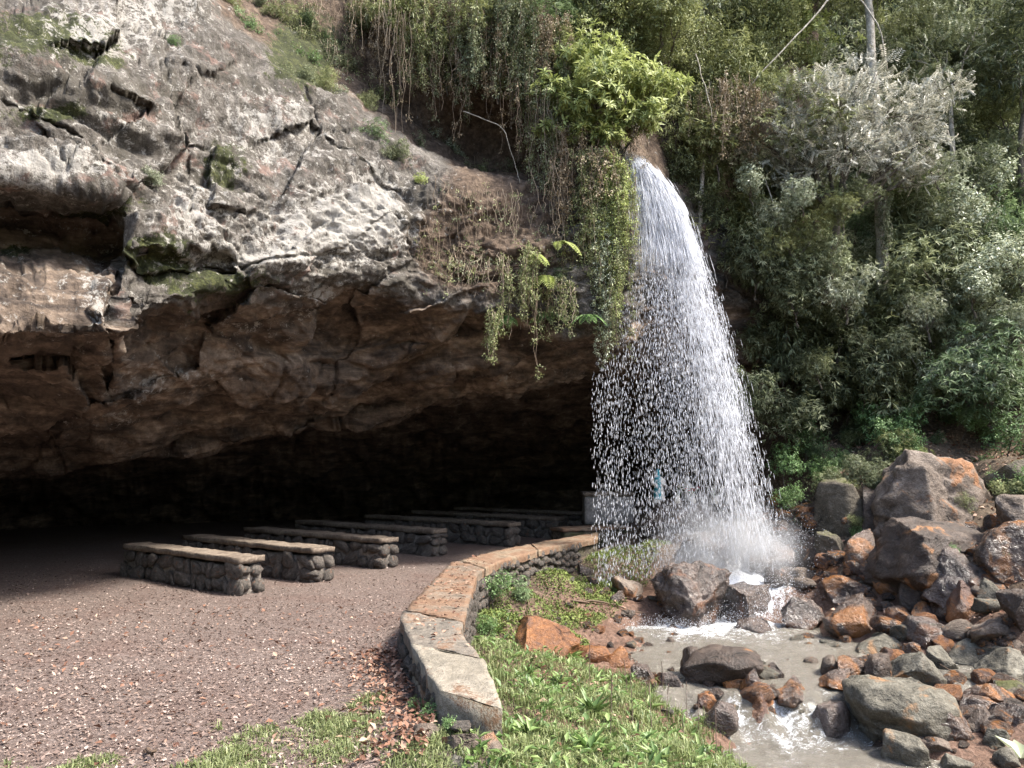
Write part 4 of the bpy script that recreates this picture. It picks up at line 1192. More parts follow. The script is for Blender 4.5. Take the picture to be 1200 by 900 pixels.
tag(obj('fallen_leaves', mesh_data('fallen_leaves', V, Fc, M_litter_o, False, {'tint': tt})), 'orange and brown fallen leaves drifted along the low wall and over the slope', 'fallen leaves', None, 'stuff')

def blades(x, y, hgt, wid, lean=.5, rg=RNG, z=None):
    n = len(x)
    z = ground_z(x, y) - .005 if z is None else z
    th = rg.uniform(0, 6.283, n); ln = np.abs(rg.normal(0, lean, n))
    dirx, diry = np.cos(th), np.sin(th)
    B0 = np.stack([x, y, z], -1)
    sx = np.stack([-diry, dirx, 0 * x], -1) * (wid / 2)[:, None]
    M1 = B0 + np.stack([dirx * hgt * ln * .3, diry * hgt * ln * .3, hgt * .6], -1)
    T1 = B0 + np.stack([dirx * hgt * ln, diry * hgt * ln, hgt * np.maximum(.25, 1 - ln * .5)], -1)
    V = np.stack([B0 - sx, B0 + sx, M1 + sx * .8, M1 - sx * .8, T1], 1)
    i = np.arange(n)[:, None] * 5
    Fc = np.concatenate([i + [[0, 1, 2]], i + [[0, 2, 3]], i + [[3, 2, 4]]], 1).reshape(-1, 3)
    return V.reshape(-1, 3), Fc

# bank grass
n = 95000
yy = 3.4 + 7.2 * RNG.beta(1.0, 1.9, n); xx = RNG.uniform(-.5, 2.4, n)
zz = ground_z(xx, yy)
dens = fbm(np.stack([xx, yy, 0 * xx], -1) * 1.7, 3)
right_edge = np.interp(yy, RE[:, 1], RE[:, 0], left=-.3)
keep = (xx > right_edge + .02) & (zz > -.88 + .1 * dens) & (dens > RNG.uniform(-1.3, .1, n)) & ~((yy > 8.4) & (xx > .55)) & ~((yy > 8.4) & (RNG.random(n) > .5))
xx, yy, zz = xx[keep], yy[keep], zz[keep]
tuft = .55 + .9 * sstep(-.3, .7, fbm(np.stack([xx, yy, 0 * xx], -1) * 5 + 2, 3))
hg = RNG.uniform(.025, .095, len(xx)) * (1 + .5 * sstep(.3, 1.6, xx)) * tuft
V, Fc = blades(xx, yy, hg, RNG.uniform(.004, .010, len(xx)), .7, z=zz - .005)
tb = np.repeat(np.clip(.5 + .3 * dens[keep] + RNG.normal(0, .22, len(xx)), 0, 1), 5)
tag(obj('bank_grass', mesh_data('bank_grass', V, Fc, M_grass, False, {'tint': tb})), 'bright green grass and weeds covering the stream bank', 'grass', None, 'stuff')
n = 9000
yy = 3.5 + 6.2 * RNG.beta(1.0, 1.7, n); xx = RNG.uniform(-.4, 2.3, n); zz = ground_z(xx, yy)
dn = fbm(np.stack([xx, yy, 0 * xx], -1) * 2.6 + 11, 3)
keep = (xx > np.interp(yy, RE[:, 1], RE[:, 0], left=-.3) + .03) & (zz > -.9) & (dn > RNG.uniform(-.5, .8, n)) & ~((yy > 8.4) & (xx > .5))
xx, yy, zz = xx[keep], yy[keep], zz[keep]
m = len(xx)
th = RNG.uniform(0, 6.283, m); el = RNG.uniform(.1, 1.1, m)
Dd = np.stack([np.cos(th) * np.cos(el), np.sin(th) * np.cos(el), np.sin(el)], -1)
Nl = np.stack([-np.cos(th) * np.sin(el), -np.sin(th) * np.sin(el), np.cos(el)], -1)
sl = RNG.uniform(.035, .10, m)
V, Fc = leaves(np.stack([xx, yy, zz + RNG.uniform(0, .05, m)], -1), Dd, Nl, sl, sl * RNG.uniform(.28, .5, m), .2, .2)
tag(obj('bank_weeds', mesh_data('bank_weeds', V, Fc, M_weed, False, {'tint': np.repeat(np.clip(RNG.normal(.6, .25, m), 0, 1), 4)})), 'low broad leaved weeds mixed into the bank grass', 'weeds', None, 'stuff')
# patchy trodden grass in front of the cave
n = 95000
yy = RNG.uniform(3.2, 5.8, n); xx = RNG.uniform(-3.6, -.05, n)
lim = np.interp(xx, [-3.6, -2.4, -1.6, -1.0, -.5, 0], [3.6, 4.3, 4.8, 5.15, 5.0, 4.7])
dens = 1.9 * fbm(np.stack([xx, yy, 0 * xx], -1) * 2.3 + 4, 3) - .1
keep = (yy < lim + .3 * dens) & (dens > RNG.uniform(-1.0, .5, n)) & (xx < np.interp(yy, LE[:, 1], LE[:, 0], left=.4))
xx, yy = xx[keep], yy[keep]
V, Fc = blades(xx, yy, RNG.uniform(.012, .06, len(xx)) * (.6 + .8 * sstep(-.3, .8, dens[keep])), RNG.uniform(.004, .009, len(xx)), .9)
tag(obj('trodden_grass', mesh_data('trodden_grass', V, Fc, M_grass, False, {'tint': np.repeat(np.clip(RNG.normal(.62, .22, len(xx)), 0, 1), 5)})), 'thin patchy grass growing through litter before the cave floor', 'grass', None, 'stuff')
# moss and tiny plants on the mossy bank below the wall
M_mossl = leaf_mat('moss_leaf', (.035, .05, .012), (.10, .13, .03), (.20, .23, .07), rough=.8, trans=.1)
n = 26000
yy = RNG.uniform(8.6, 14.2, n); u = RNG.random(n)
re_ = np.interp(yy, RE[:, 1], RE[:, 0]); xx = re_ + .05 + 1.25 * u
zz = ground_z(xx, yy)
dens = fbm(np.stack([xx, yy, zz], -1) * 1.6 + 8, 3)
keep = (dens > RNG.uniform(-.7, .5, n)) & (zz > -.55)
V, Fc = flat_leaves(xx[keep], yy[keep], RNG.uniform(.02, .05, keep.sum()), .05, .9, z=zz[keep])
tag(obj('bank_moss', mesh_data('bank_moss', V, Fc, M_mossl, False, {'tint': np.repeat(np.clip(.5 + .4 * dens[keep], 0, 1), 4)})), 'dark green moss and tiny plants on the slope below the wall', 'moss', None, 'stuff')

def rosette(nl, L, Wd, rg, up=.5):
    th = np.arange(nl) * 2.4 + rg.uniform(0, 1, nl)
    el = rg.uniform(.2, 1.1, nl) * up * 1.6
    Dd = np.stack([np.cos(th) * np.cos(el), np.sin(th) * np.cos(el), np.sin(el)], -1)
    Nn_ = np.stack([-np.cos(th) * np.sin(el), -np.sin(th) * np.sin(el), np.cos(el)], -1)
    return leaves(np.zeros((nl, 3)), Dd, Nn_, L * rg.uniform(.7, 1.1, nl), Wd * rg.uniform(.8, 1.2, nl), .25, .25)
WEEDS = []
for k in range(5):
    rg = np.random.default_rng(700 + k)
    V, Fc = rosette(12 + 2 * k, .16, .034, rg, .7)
    WEEDS.append(mesh_data('leaf_rosette', V, Fc, M_weed, False, {'tint': np.repeat(rg.uniform(.3, 1, len(V) // 4), 4)}))
for i, (px, py, s) in enumerate([(668, 772, 1.25), (700, 800, .9), (655, 800, .9), (735, 800, 1.0), (694, 838, 1.3), (640, 830, .8), (760, 830, 1.0), (745, 868, 1.1), (690, 880, 1.0), (620, 862, .9), (790, 862, .9), (650, 862, .8), (600, 770, .8), (585, 740, .8), (620, 790, .8), (715, 850, .7), (820, 880, .9), (770, 890, 1.0)]):
    g = ground_hit(px, py)
    tag(obj('weed', WEEDS[i % 5], None, (g[0], g[1], g[2] - .01), (0, 0, i * 1.3), s), 'broad leaved rosette weed in the bank grass', 'weed', 'rosette weeds on the bank')
# tall dry seed stems
for i, (px, py) in enumerate([(742, 860), (765, 872), (781, 850), (800, 878), (757, 835), (820, 868), (690, 812), (735, 812), (776, 815), (715, 870), (840, 890), (805, 845)]):
    g = ground_hit(px, py)
    h = RNG.uniform(.25, .5)
    V, Fc = tube([(0, 0, -.02), (.01, 0, h * .5), (.02 + RNG.normal(0, .02), 0, h)], [.003, .0025, .004], 4)
    tag(obj('dry_grass_stem', mesh_data('dry_grass_stem', V, Fc, M_litter, False, {'tint': np.full(len(V), .45)}), None, g, (0, 0, RNG.uniform(0, 6))), 'thin dry grass stem rising from the bank weeds', 'grass stem', 'dry grass stems on the bank')

# ------------------------------------------------------------------ foliage builders
def frames(A, rg):
    A = norm(A)
    ref = norm(rg.normal(size=A.shape))
    X = norm(np.cross(A, ref)); Y = np.cross(A, X)
    return np.stack([X, Y, A], -1)          # columns X,Y,A

def sprig(kind, rg):
    """leaf bases, directions, normals, lengths, widths in a frame whose z axis is the shoot direction"""
    if kind == 'bamboo':
        k = 7
        th = rg.uniform(0, 6.283, k); el = rg.uniform(.1, .9, k)
        Bp = np.stack([0 * th, 0 * th, rg.uniform(0, .05, k)], -1)
        Dd = np.stack([np.cos(th) * np.cos(el), np.sin(th) * np.cos(el), np.sin(el)], -1)
        L, Wd = rg.uniform(.11, .19, k), rg.uniform(.018, .028, k)
    elif kind == 'pinnate':
        k = 14
        s = np.repeat(np.linspace(.02, .22, k // 2), 2); sg = np.tile([1, -1], k // 2)
        Bp = np.stack([0 * s, 0 * s, s], -1)
        Dd = np.stack([sg * .8, rg.normal(0, .15, k), np.full(k, .65)], -1)
        L, Wd = rg.uniform(.06, .085, k), rg.uniform(.02, .028, k)
    elif kind == 'whorl':
        k = 9
        th = np.arange(k) * 2.4; el = rg.uniform(-.15, .65, k)
        Bp = np.stack([0 * th, 0 * th, np.linspace(0, .05, k)], -1)
        Dd = np.stack([np.cos(th) * np.cos(el), np.sin(th) * np.cos(el), np.sin(el)], -1)
        L, Wd = rg.uniform(.11, .17, k), rg.uniform(.036, .052, k)
    elif kind == 'small':
        k = 11
        Bp = rg.normal(0, .045, (k, 3)); Dd = rg.normal(size=(k, 3)) + [0, 0, .6]
        L, Wd = rg.uniform(.04, .075, k), rg.uniform(.02, .034, k)
    else:  # broad
        k = 6
        Bp = rg.normal(0, .06, (k, 3)); th = rg.uniform(0, 6.283, k)
        Dd = np.stack([np.cos(th), np.sin(th), rg.normal(.1, .3, k)], -1)
        L, Wd = rg.uniform(.08, .13, k), rg.uniform(.06, .09, k)
    N_ = rg.normal(0, .35, (k, 3)) + [0, 0, 1.0]
    if kind == 'pinnate':
        N_ = rg.normal(0, .2, (k, 3)) + [0, 1, 0]
    return Bp, norm(Dd), N_, L, Wd

def spray_mesh(kind, P, A, rg, droop=.2, size=1.0, tint=None):
    M = len(P)
    R = frames(A, rg)
    nv = 6
    tpl = [sprig(kind, rg) for _ in range(nv)]
    Vs, Fs, Ts, off_ = [], [], [], 0
    pick = rg.integers(0, nv, M)
    sz = rg.uniform(.75, 1.25, M) * size
    tb = rg.beta(2, 2, M) if tint is None else tint
    for q in range(nv):
        ii = np.where(pick == q)[0]
        if not len(ii): continue
        Bp, Dd, N_, L, Wd = tpl[q]
        k = len(L)
        Rb = R[ii]
        bb = np.einsum('mij,kj->mki', Rb, Bp) * sz[ii][:, None, None] + P[ii][:, None]
        dd = np.einsum('mij,kj->mki', Rb, Dd); nn = np.einsum('mij,kj->mki', Rb, N_)
        dd = dd + np.array([0, 0, -droop])
        nn = nn * .6 + np.array([0, -.15, .7])
        V, Fc = leaves(bb.reshape(-1, 3), dd.reshape(-1, 3), nn.reshape(-1, 3), (L[None] * sz[ii][:, None]).ravel(), (Wd[None] * sz[ii][:, None]).ravel(), .18, .12)
        Vs.append(V); Fs.append(Fc + off_); off_ += len(V)
        Ts.append(np.repeat(np.clip(np.repeat(tb[ii], k) + rg.normal(0, .12, len(ii) * k), 0, 1), 4))
    return np.concatenate(Vs), np.concatenate(Fs), np.concatenate(Ts)

def crown_points(lobes, n, rg, inner=.45):
    """points and outward axes through a set of ellipsoidal lobes"""
    w = np.array([np.prod(r) ** (2 / 3) for c, r in lobes]); w /= w.sum()
    pick = rg.choice(len(lobes), n, p=w)
    C = np.array([c for c, r in lobes])[pick]; Rr = np.array([np.broadcast_to(r, 3) for c, r in lobes])[pick]
    d = norm(rg.normal(size=(n, 3)))
    rad = rg.uniform(inner ** 2, 1, n) ** .5
    rad *= 1 + .5 * fbm(d * 2.6 + C * 3, 3)
    rad = np.where(rg.random(n) < .1, rad * rg.uniform(1.1, 1.55, n), rad)
    return C + d * Rr * rad[:, None], d

M_bark = rock_mat('bark', (.03, .024, .018), (.085, .07, .052), (.19, .165, .13), moss=(.10, .12, .035), moss_amt=.25, scale=3)
M_bark_pale = rock_mat('bark_pale', (.10, .085, .065), (.28, .25, .20), (.52, .49, .43), moss=(.13, .14, .05), moss_amt=.2, scale=3)
LEAF = {
    'bamboo': leaf_mat('leaf_bamboo', (.06, .074, .034), (.185, .21, .105), (.40, .43, .26)),
    'dark': leaf_mat('leaf_dark', (.032, .042, .02), (.10, .12, .056), (.22, .25, .135)),
    'olive': leaf_mat('leaf_olive', (.08, .092, .034), (.235, .26, .105), (.45, .47, .24)),
    'silver': leaf_mat('leaf_silver', (.13, .14, .10), (.40, .39, .32), (.70, .67, .58), rough=.4),
    'lime': leaf_mat('leaf_lime', (.16, .20, .055), (.38, .43, .15), (.60, .64, .30), trans=.35),
    'bright': leaf_mat('leaf_bright', (.055, .10, .035), (.15, .25, .085), (.32, .45, .20), trans=.3),
    'feather': leaf_mat('leaf_feather', (.05, .085, .035), (.14, .20, .085), (.30, .38, .20), trans=.3),
    'pale': leaf_mat('leaf_pale', (.12, .14, .08), (.33, .365, .24), (.60, .62, .48), rough=.4),
    'dry': leaf_mat('leaf_dry', (.10, .07, .04), (.26, .20, .12), (.42, .35, .24), trans=.2),
}

def limbs(base, lobes, r0, rg, fork=.45, sub=3):
    """trunk that divides into a limb per lobe and twigs inside each lobe"""
    parts = []
    cen = np.mean([c for c, r in lobes], 0)
    fk = np.array(base) * (1 - fork) + cen * fork + rg.normal(0, .05, 3)
    parts.append(tube(wiggle_path(base, fk, 8, .08, 0, int(rg.integers(1e6))), np.linspace(r0, r0 * .65, 8), 7))
    for c, r in lobes:
        tip = np.array(c)
        parts.append(tube(wiggle_path(fk, tip, 8, .12, 0, int(rg.integers(1e6))), np.linspace(r0 * .5, r0 * .12, 8), 5))
        for _ in range(sub):
            e = tip + norm(rg.normal(size=3)) * np.broadcast_to(r, 3) * .85
            s_ = fk + (tip - fk) * rg.uniform(.5, 1.0)
            parts.append(tube(wiggle_path(s_, e, 6, .08, 0, int(rg.integers(1e6))), np.linspace(r0 * .16, r0 * .04, 6), 4))
    return join(parts)

# shared shrub shapes, about one metre in radius, standing on their own base
KINDS = {   # leaf shape, material, sprigs, droop, leaf size
    'bamboo': ('bamboo', 'bamboo', 520, .55, 1.0), 'darkbamboo': ('bamboo', 'dark', 520, .6, 1.0), 'dark': ('small', 'dark', 620, .2, 1.2),
    'olive': ('small', 'olive', 640, .2, 1.1), 'pale': ('broad', 'pale', 420, .15, .8), 'palebamboo': ('bamboo', 'pale', 480, .45, .9),
    'lime': ('whorl', 'lime', 330, .1, 1.0), 'bright': ('broad', 'bright', 420, .2, .75), 'brightfern': ('bamboo', 'feather', 460, .4, .9), 'olivebamboo': ('bamboo', 'olive', 520, .5, .95),
}
SHRUB = {}
for kn, (lk, mk, ns_, dr, sz) in KINDS.items():
    SHRUB[kn] = []
    for var in range(3):
        rg = np.random.default_rng(sum(map(ord, kn)) * 10 + var)
        lobes = [(np.array([rg.normal(0, .42), rg.normal(0, .35), rg.uniform(.35, 1.35)]), np.array([.5, .45, .42]) * rg.uniform(.8, 1.25)) for _ in range(6)]
        P, A = crown_points(lobes, ns_, rg)
        ax = A * .8 + np.array([0, -.15, .5]) + rg.normal(0, .35, A.shape)
        V, Fc, tt = spray_mesh(lk, P, ax, rg, dr, sz)
        fm = mesh_data('foliage', V, Fc, LEAF[mk], False, {'tint': tt})
        V, Fc = limbs((0, 0, -.35), lobes, .04, rg, .4, 2)
        SHRUB[kn].append((fm, mesh_data('stem', V, Fc, M_bark, True)))

def shrub(px, py, d, kind, size, label, group, name='shrub', var=None, squash=1.0):
    """py is the middle of the crown"""
    rg = RNG
    c = at(px, py, d)
    var = int(rg.integers(3)) if var is None else var
    s = size
    root = empty(name, (c[0], c[1], c[2] - .85 * s), (rg.normal(0, .12), rg.normal(0, .12), rg.uniform(0, 6.28)), (s, s, s * squash))
    fm, sm_ = SHRUB[kind][var]
    obj('foliage', fm, root); obj('stem', sm_, root)
    return tag(root, label, 'shrub', group)

M_root = leaf_mat('root_fibre', (.09, .06, .04), (.22, .165, .115), (.40, .33, .25), rough=.8, trans=.0)
def hanging(px, py0, py1, d, n, spread, seed, leafy, label, group=None, leaf='olive', thick=.006, lsize=.6, cat='vine', name='hanging_vine', dens=14):
    rg = np.random.default_rng(seed)
    top_ = at(px, py0, d)
    root = empty(name, top_); tag(root, label, cat, group)
    parts, P, A = [], [], []
    tlen = float(top_[2] - at(px, py1, d)[2])
    for k in range(n):
        o = np.array([rg.normal(0, spread), rg.normal(0, spread * .5), rg.uniform(-.1, .1)])
        l = tlen * rg.uniform(.45, 1.0)
        e = o + np.array([rg.normal(0, spread * .35), rg.normal(0, .05), -l])
        W_ = wiggle_path(o, e, 12, .10, 0, int(rg.integers(1e6)))
        parts.append(tube(W_, np.linspace(thick, thick * .5, 12), 3))
        m = int(dens * l * leafy)
        if m:
            u = rg.uniform(0, 11, m); i_ = u.astype(int); f_ = (u - i_)[:, None]
            P.append(W_[i_] * (1 - f_) + W_[np.minimum(i_ + 1, 11)] * f_ + rg.normal(0, .02, (m, 3)))
    V, Fc = join(parts)
    obj('strand', mesh_data('strand', V, Fc, M_root, False, {'tint': rg.uniform(.2, .9) + rg.normal(0, .1, len(V))}), root)
    if P:
        P = np.concatenate(P)
        V, Fc, tt = spray_mesh('small', P, rg.normal(size=P.shape) + [0, -.4, -.5], rg, .5, lsize)
        obj('foliage', mesh_data('foliage', V, Fc, LEAF[leaf], False, {'tint': tt}), root)
    return root
# zones of the wooded slope: x range, y range, depth range, kinds
ZONES = [
    (690, 800, -40, 60, 13.5, 14.1, ['olive', 'olivebamboo', 'olive'], 48, 'behind the large yellow green shrub'),
    (785, 950, -30, 200, 14.4, 15.6, ['olive', 'olive', 'olivebamboo', 'palebamboo', 'lime'], 46, 'around the little olive tree'),
    (900, 1220, -40, 90, 16.4, 18.4, ['olive', 'bamboo', 'dark', 'olivebamboo'], 56, 'high behind the silvery tree'),
    (1080, 1230, 80, 240, 15.6, 17.4, ['darkbamboo', 'bamboo', 'olive'], 52, 'between the slim forest trees'),
    (835, 960, 190, 330, 14.6, 15.4, ['bamboo', 'olivebamboo', 'olivebamboo', 'palebamboo'], 44, 'between the waterfall and the silvery tree'),
    (960, 1090, 240, 350, 14.9, 15.8, ['bamboo', 'brightfern', 'palebamboo'], 46, 'below the silvery crown'),
    (1080, 1230, 230, 340, 14.4, 15.4, ['pale', 'brightfern', 'bamboo'], 46, 'below the slim forest trees'),
    (905, 1020, 330, 500, 14.5, 15.1, ['darkbamboo', 'bamboo', 'darkbamboo'], 42, 'in the dark corner right of the waterfall'),
    (1000, 1120, 320, 450, 14.4, 15.2, ['palebamboo', 'bamboo', 'olivebamboo'], 42, 'above the bright ground cover'),
    (1110, 1230, 330, 470, 13.6, 14.6, ['palebamboo', 'pale', 'bamboo', 'brightfern'], 44, 'above the yellow mossy boulder'),
]
SK = {'lime': 'yellow green whorled leaf bush', 'bamboo': 'grey green narrow leaved shrub', 'darkbamboo': 'dark narrow leaved shrub', 'dark': 'dark small leaved bush', 'olive': 'olive small leaved bush', 'pale': 'pale broad leaved shrub', 'palebamboo': 'pale silvery narrow leaved shrub', 'brightfern': 'bright green feathery bush', 'olivebamboo': 'olive narrow leaved shrub'}
for (x0, x1, y0, y1, d0, d1, kinds, step, where) in ZONES:
    py = y0
    while py <= y1:
        px = x0
        while px <= x1:
            f = (py - y0) / max(1, y1 - y0)
            d = d1 + (d0 - d1) * f + RNG.normal(0, .3)
            if abs(px - 1034) < 30 and 190 < py < 320:
                d = max(d, 15.6)
            k = kinds[int(RNG.integers(len(kinds)))]
            shrub(px + RNG.normal(0, 12), py + RNG.normal(0, 12), d, k, RNG.uniform(.5, .95), SK[k] + ' ' + where, '%s (%s)' % (SK[k], where), squash=RNG.uniform(.75, 1.25))
            px += step
        py += step * .85
# cliff top curtain of shrubs above the cave
for (px, py, d, k, s) in [(445, -20, 14.0, 'bamboo', .7), (490, 0, 13.6, 'bamboo', .7), (530, 20, 13.3, 'olivebamboo', .75), (575, 15, 13.2, 'bamboo', .75), (620, 10, 13.3, 'olivebamboo', .8), (660, 30, 13.6, 'brightfern', .8),
                          (700, 10, 14.0, 'olive', .9), (745, 20, 14.6, 'olive', .9), (780, 60, 15.0, 'olive', .8), (560, 60, 13.3, 'darkbamboo', .6), (610, 70, 13.2, 'olivebamboo', .55), (505, 55, 13.6, 'darkbamboo', .6),
                          (640, 120, 13.4, 'darkbamboo', .55), (690, 160, 13.1, 'olive', .5), (665, 180, 13.0, 'darkbamboo', .5), (400, -30, 14.2, 'dark', .7), (350, -40, 14.2, 'dark', .6), (470, 30, 13.6, 'olivebamboo', .5), (525, 80, 13.3, 'bamboo', .45), (585, 85, 13.1, 'olivebamboo', .5), (600, 40, 13.0, 'bamboo', .6), (640, 60, 13.1, 'olivebamboo', .55), (545, 40, 13.0, 'olivebamboo', .55), (625, 100, 13.0, 'bamboo', .45), (655, 90, 13.2, 'olive', .5), (430, 20, 13.7, 'bamboo', .45), (800, 130, 14.6, 'olive', .7), (790, 190, 14.4, 'dark', .6), (820, 240, 14.5, 'dark', .6), (850, 300, 14.6, 'darkbamboo', .55)]:
    shrub(px, py, d, k, s, 'leafy %s fringe shrub on the cliff top above the cave' % {'bamboo': 'grey green narrow', 'olivebamboo': 'olive narrow', 'darkbamboo': 'dark narrow', 'olive': 'olive small', 'dark': 'dark small', 'brightfern': 'bright feathery'}[k], 'cliff top fringe: ' + k)
hanging(1034, 212, 320, 14.38, 14, .07, 640, 1.2, 'leafy creeper climbing the thick pale forest trunk', None, 'bamboo', .006, .7)
for (px, py, d, k, s_) in [(940, 225, 13.6, 'palebamboo', .38), (985, 250, 13.6, 'olivebamboo', .38), (1008, 222, 13.7, 'bamboo', .33), (965, 300, 13.9, 'bamboo', .6), (990, 335, 13.9, 'palebamboo', .6), (935, 280, 14.0, 'olivebamboo', .55), (930, 340, 14.0, 'bamboo', .6), (905, 250, 14.1, 'palebamboo', .5), (880, 210, 14.0, 'pale', .45), (1100, 190, 14.3, 'palebamboo', .5), (1140, 330, 13.6, 'pale', .55), (1085, 360, 13.8, 'palebamboo', .55), (1180, 380, 13.4, 'palebamboo', .55), (1040, 400, 13.9, 'bamboo', .5), (960, 420, 14.1, 'bamboo', .5), (1195, 300, 13.6, 'pale', .6)]:
    shrub(px, py, d, k, s_, SK[k] + ' growing in front of the silvery tree slope', '%s in front of the silvery tree slope' % SK[k])
for (px, py, s_, lb) in [(505, 846, .10, 'small weed at the foot of the broken wall end'), (528, 858, .08, 'tiny weed below the broken wall end'), (492, 838, .09, 'small weed between the leaf drift and wall')]:
    g = ground_hit(px, py)
    shrub(px, py - 6, g[1], 'bright', s_, lb, None, 'leafy_plant')
# bright ground cover and plants on the rocky slope
for (px, py, d, s, lb) in [(1045, 500, 14.2, .5, 'larger bright green clump of broad leaves on the upper rocks'), (1015, 485, 14.6, .35, 'small bright clump behind the larger bright clump'), (1080, 480, 14.6, .35, 'small bright clump right behind the larger bright clump'),
                           (1128, 492, 13.9, .3, 'bright leafy clump by the leaf strewn gap'), (1185, 510, 13.2, .5, 'bright leafy bush beside the yellow mossy boulder'), (1160, 545, 13.0, .22, 'tiny green plant by the yellow mossy boulder'),
                           (930, 585, 13.4, .3, 'bright spray wet plant at the right side of the fall'), (965, 555, 13.8, .35, 'green plant above the mossy earth boulder'), (1180, 590, 12.4, .2, 'small pale green plant above the large brown boulder'), (920, 540, 14.2, .4, 'leafy plant in the dark corner beside the fall'), (945, 510, 14.5, .4, 'leafy plant climbing out of the dark corner')]:
    shrub(px, py, d, 'bright', s, lb, 'bright plants on the rocky slope', 'leafy_plant')
g = ground_hit(578, 716)
shrub(578, 690, g[1], 'bright', .24, 'bright broad leaved weed growing against the low wall', None, 'leafy_plant')
shrub(605, 685, g[1] + .3, 'brightfern', .22, 'pale grassy weed next to the broad leaved weed by the wall', None, 'leafy_plant')
g = ground_hit(580, 748)
shrub(570, 735, g[1], 'bright', .16, 'small weed in the corner below the wall stones', None, 'leafy_plant')

for i in range(60):
    px, py = RNG.uniform(940, 1210), RNG.uniform(440, 585)
    g = ground_hit(px, py, 8, 24)
    k = ['bright', 'brightfern', 'olivebamboo', 'bamboo'][int(RNG.integers(4))]
    shrub(px, py - 8, g[1] - .1, k, RNG.uniform(.16, .36), 'low %s plant on the leaf strewn slope above the boulders' % {'bright': 'bright broad leaved', 'brightfern': 'bright feathery', 'olivebamboo': 'olive', 'bamboo': 'grey green'}[k], 'low plants above the boulders: ' + k, 'leafy_plant')
for i in range(22):
    px, py = RNG.uniform(930, 1205), RNG.uniform(560, 680)
    g = ground_hit(px, py, 8, 24)
    k = ['bright', 'brightfern', 'olive'][i % 3]
    shrub(px, py - 6, g[1] - .05, k, RNG.uniform(.10, .2), 'tiny %s plant sprouting between the right bank boulders' % ['bright broad leaved', 'feathery green', 'olive'][i % 3], 'tiny plants between the boulders: ' + k, 'leafy_plant')
# undergrowth that hides the soil of the far slope
n = 15000
pxu = RNG.uniform(740, 1260, n); pyu = RNG.uniform(-60, 520, n)
ok = ~((pxu < 960) & (pyu > 220))
pxu, pyu = pxu[ok], pyu[ok]
P = at(pxu, pyu, hill_d(pxu, pyu) - .25)
V, Fc, tt = spray_mesh('bamboo', P, RNG.normal(size=P.shape) + [0, -.6, .5], RNG, .5, 1.3)
tag(obj('undergrowth', mesh_data('undergrowth', V, Fc, LEAF['bamboo'], False, {'tint': tt})), 'dense grey green undergrowth covering the steep forest slope', 'undergrowth', None, 'stuff')

# ------------------------------------------------------------------ trees
def tree(name, base, lobes, r0, kind, ns_, seed, label, bark, leafsize=1.0, droop=.2, fork=.45, group=None, lk=None):
    rg = np.random.default_rng(seed)
    base = np.array(base)
    lobes = [(np.array(c) - base, np.array(r)) for c, r in lobes]
    root = empty(name, base); tag(root, label, 'tree' if name.endswith('tree') else 'shrub', group)
    V, Fc = limbs((0, 0, -.2), lobes, r0, rg, fork, 5)
    obj('trunk', mesh_data('trunk', V, Fc, bark, True), root)
    P, A = crown_points(lobes, ns_, rg, .35)
    V, Fc, tt = spray_mesh(lk, P, A * .7 + np.array([0, -.1, .45]) + rg.normal(0, .6, A.shape), rg, droop, leafsize)
    obj('crown', mesh_data('crown', V, Fc, LEAF[kind], False, {'tint': tt}), root)
    return root
def lob(px, py, d, w, h):
    s = d / FPX
    return (at(px, py, d), np.array([w * s, w * s * .8, h * s]))
tree('silver_tree', at(968, 345, 14.3), [lob(935, 165, 14.2, 40, 30), lob(985, 120, 14.0, 55, 34), lob(1040, 130, 14.2, 50, 36), lob(1075, 165, 14.3, 36, 30), lob(1000, 175, 13.9, 50, 28), lob(950, 110, 14.3, 40, 24), lob(1050, 190, 14.1, 30, 24), lob(1105, 105, 14.6, 34, 10), lob(905, 135, 14.5, 26, 18), lob(890, 165, 14.4, 22, 26), lob(1085, 130, 14.4, 30, 16), lob(930, 205, 14.3, 26, 20), lob(1075, 205, 14.3, 24, 18), lob(1010, 85, 14.3, 40, 12)],
     .10, 'silver', 2300, 5, 'small tree with pale silvery crown and dark forked trunk', M_bark, .85, .4, .5, None, 'pinnate')
tree('forest_tree', at(1034, 330, 14.55), [lob(1000, -120, 15.4, 120, 70), lob(1080, -100, 15.4, 110, 60), lob(1020, -40, 15.6, 90, 36), lob(940, -50, 15.6, 70, 36)],
     .12, 'dark', 1500, 6, 'tall forest tree with thick pale mottled trunk', M_bark_pale, 1.3, .2, .9, None, 'small')
tree('forest_tree', at(1112, 300, 16.0), [lob(1110, 60, 16.2, 60, 40), lob(1150, 20, 16.4, 70, 40), lob(1090, 100, 16.0, 45, 25)], .07, 'bamboo', 700, 8, 'slim forest tree with straight thin stem and light spray of leaves', M_bark_pale, 1.0, .3, .75, None, 'pinnate')
tree('forest_tree', at(1195, 300, 15.6), [lob(1190, 80, 15.8, 60, 50), lob(1220, 20, 16, 60, 40)], .08, 'dark', 700, 9, 'slender dark stemmed tree at the shaded end of the slope', M_bark, 1.2, .3, .7, None, 'bamboo')
tree('forest_tree', at(818, 262, 14.4), [lob(822, 150, 14.3, 34, 26), lob(850, 120, 14.4, 40, 28), lob(800, 110, 14.5, 36, 26), lob(835, 80, 14.6, 45, 30)], .055, 'olive', 700, 12, 'little olive tree with crooked pale stem beside the waterfall head', M_bark_pale, .9, .2, .7, None, 'small')
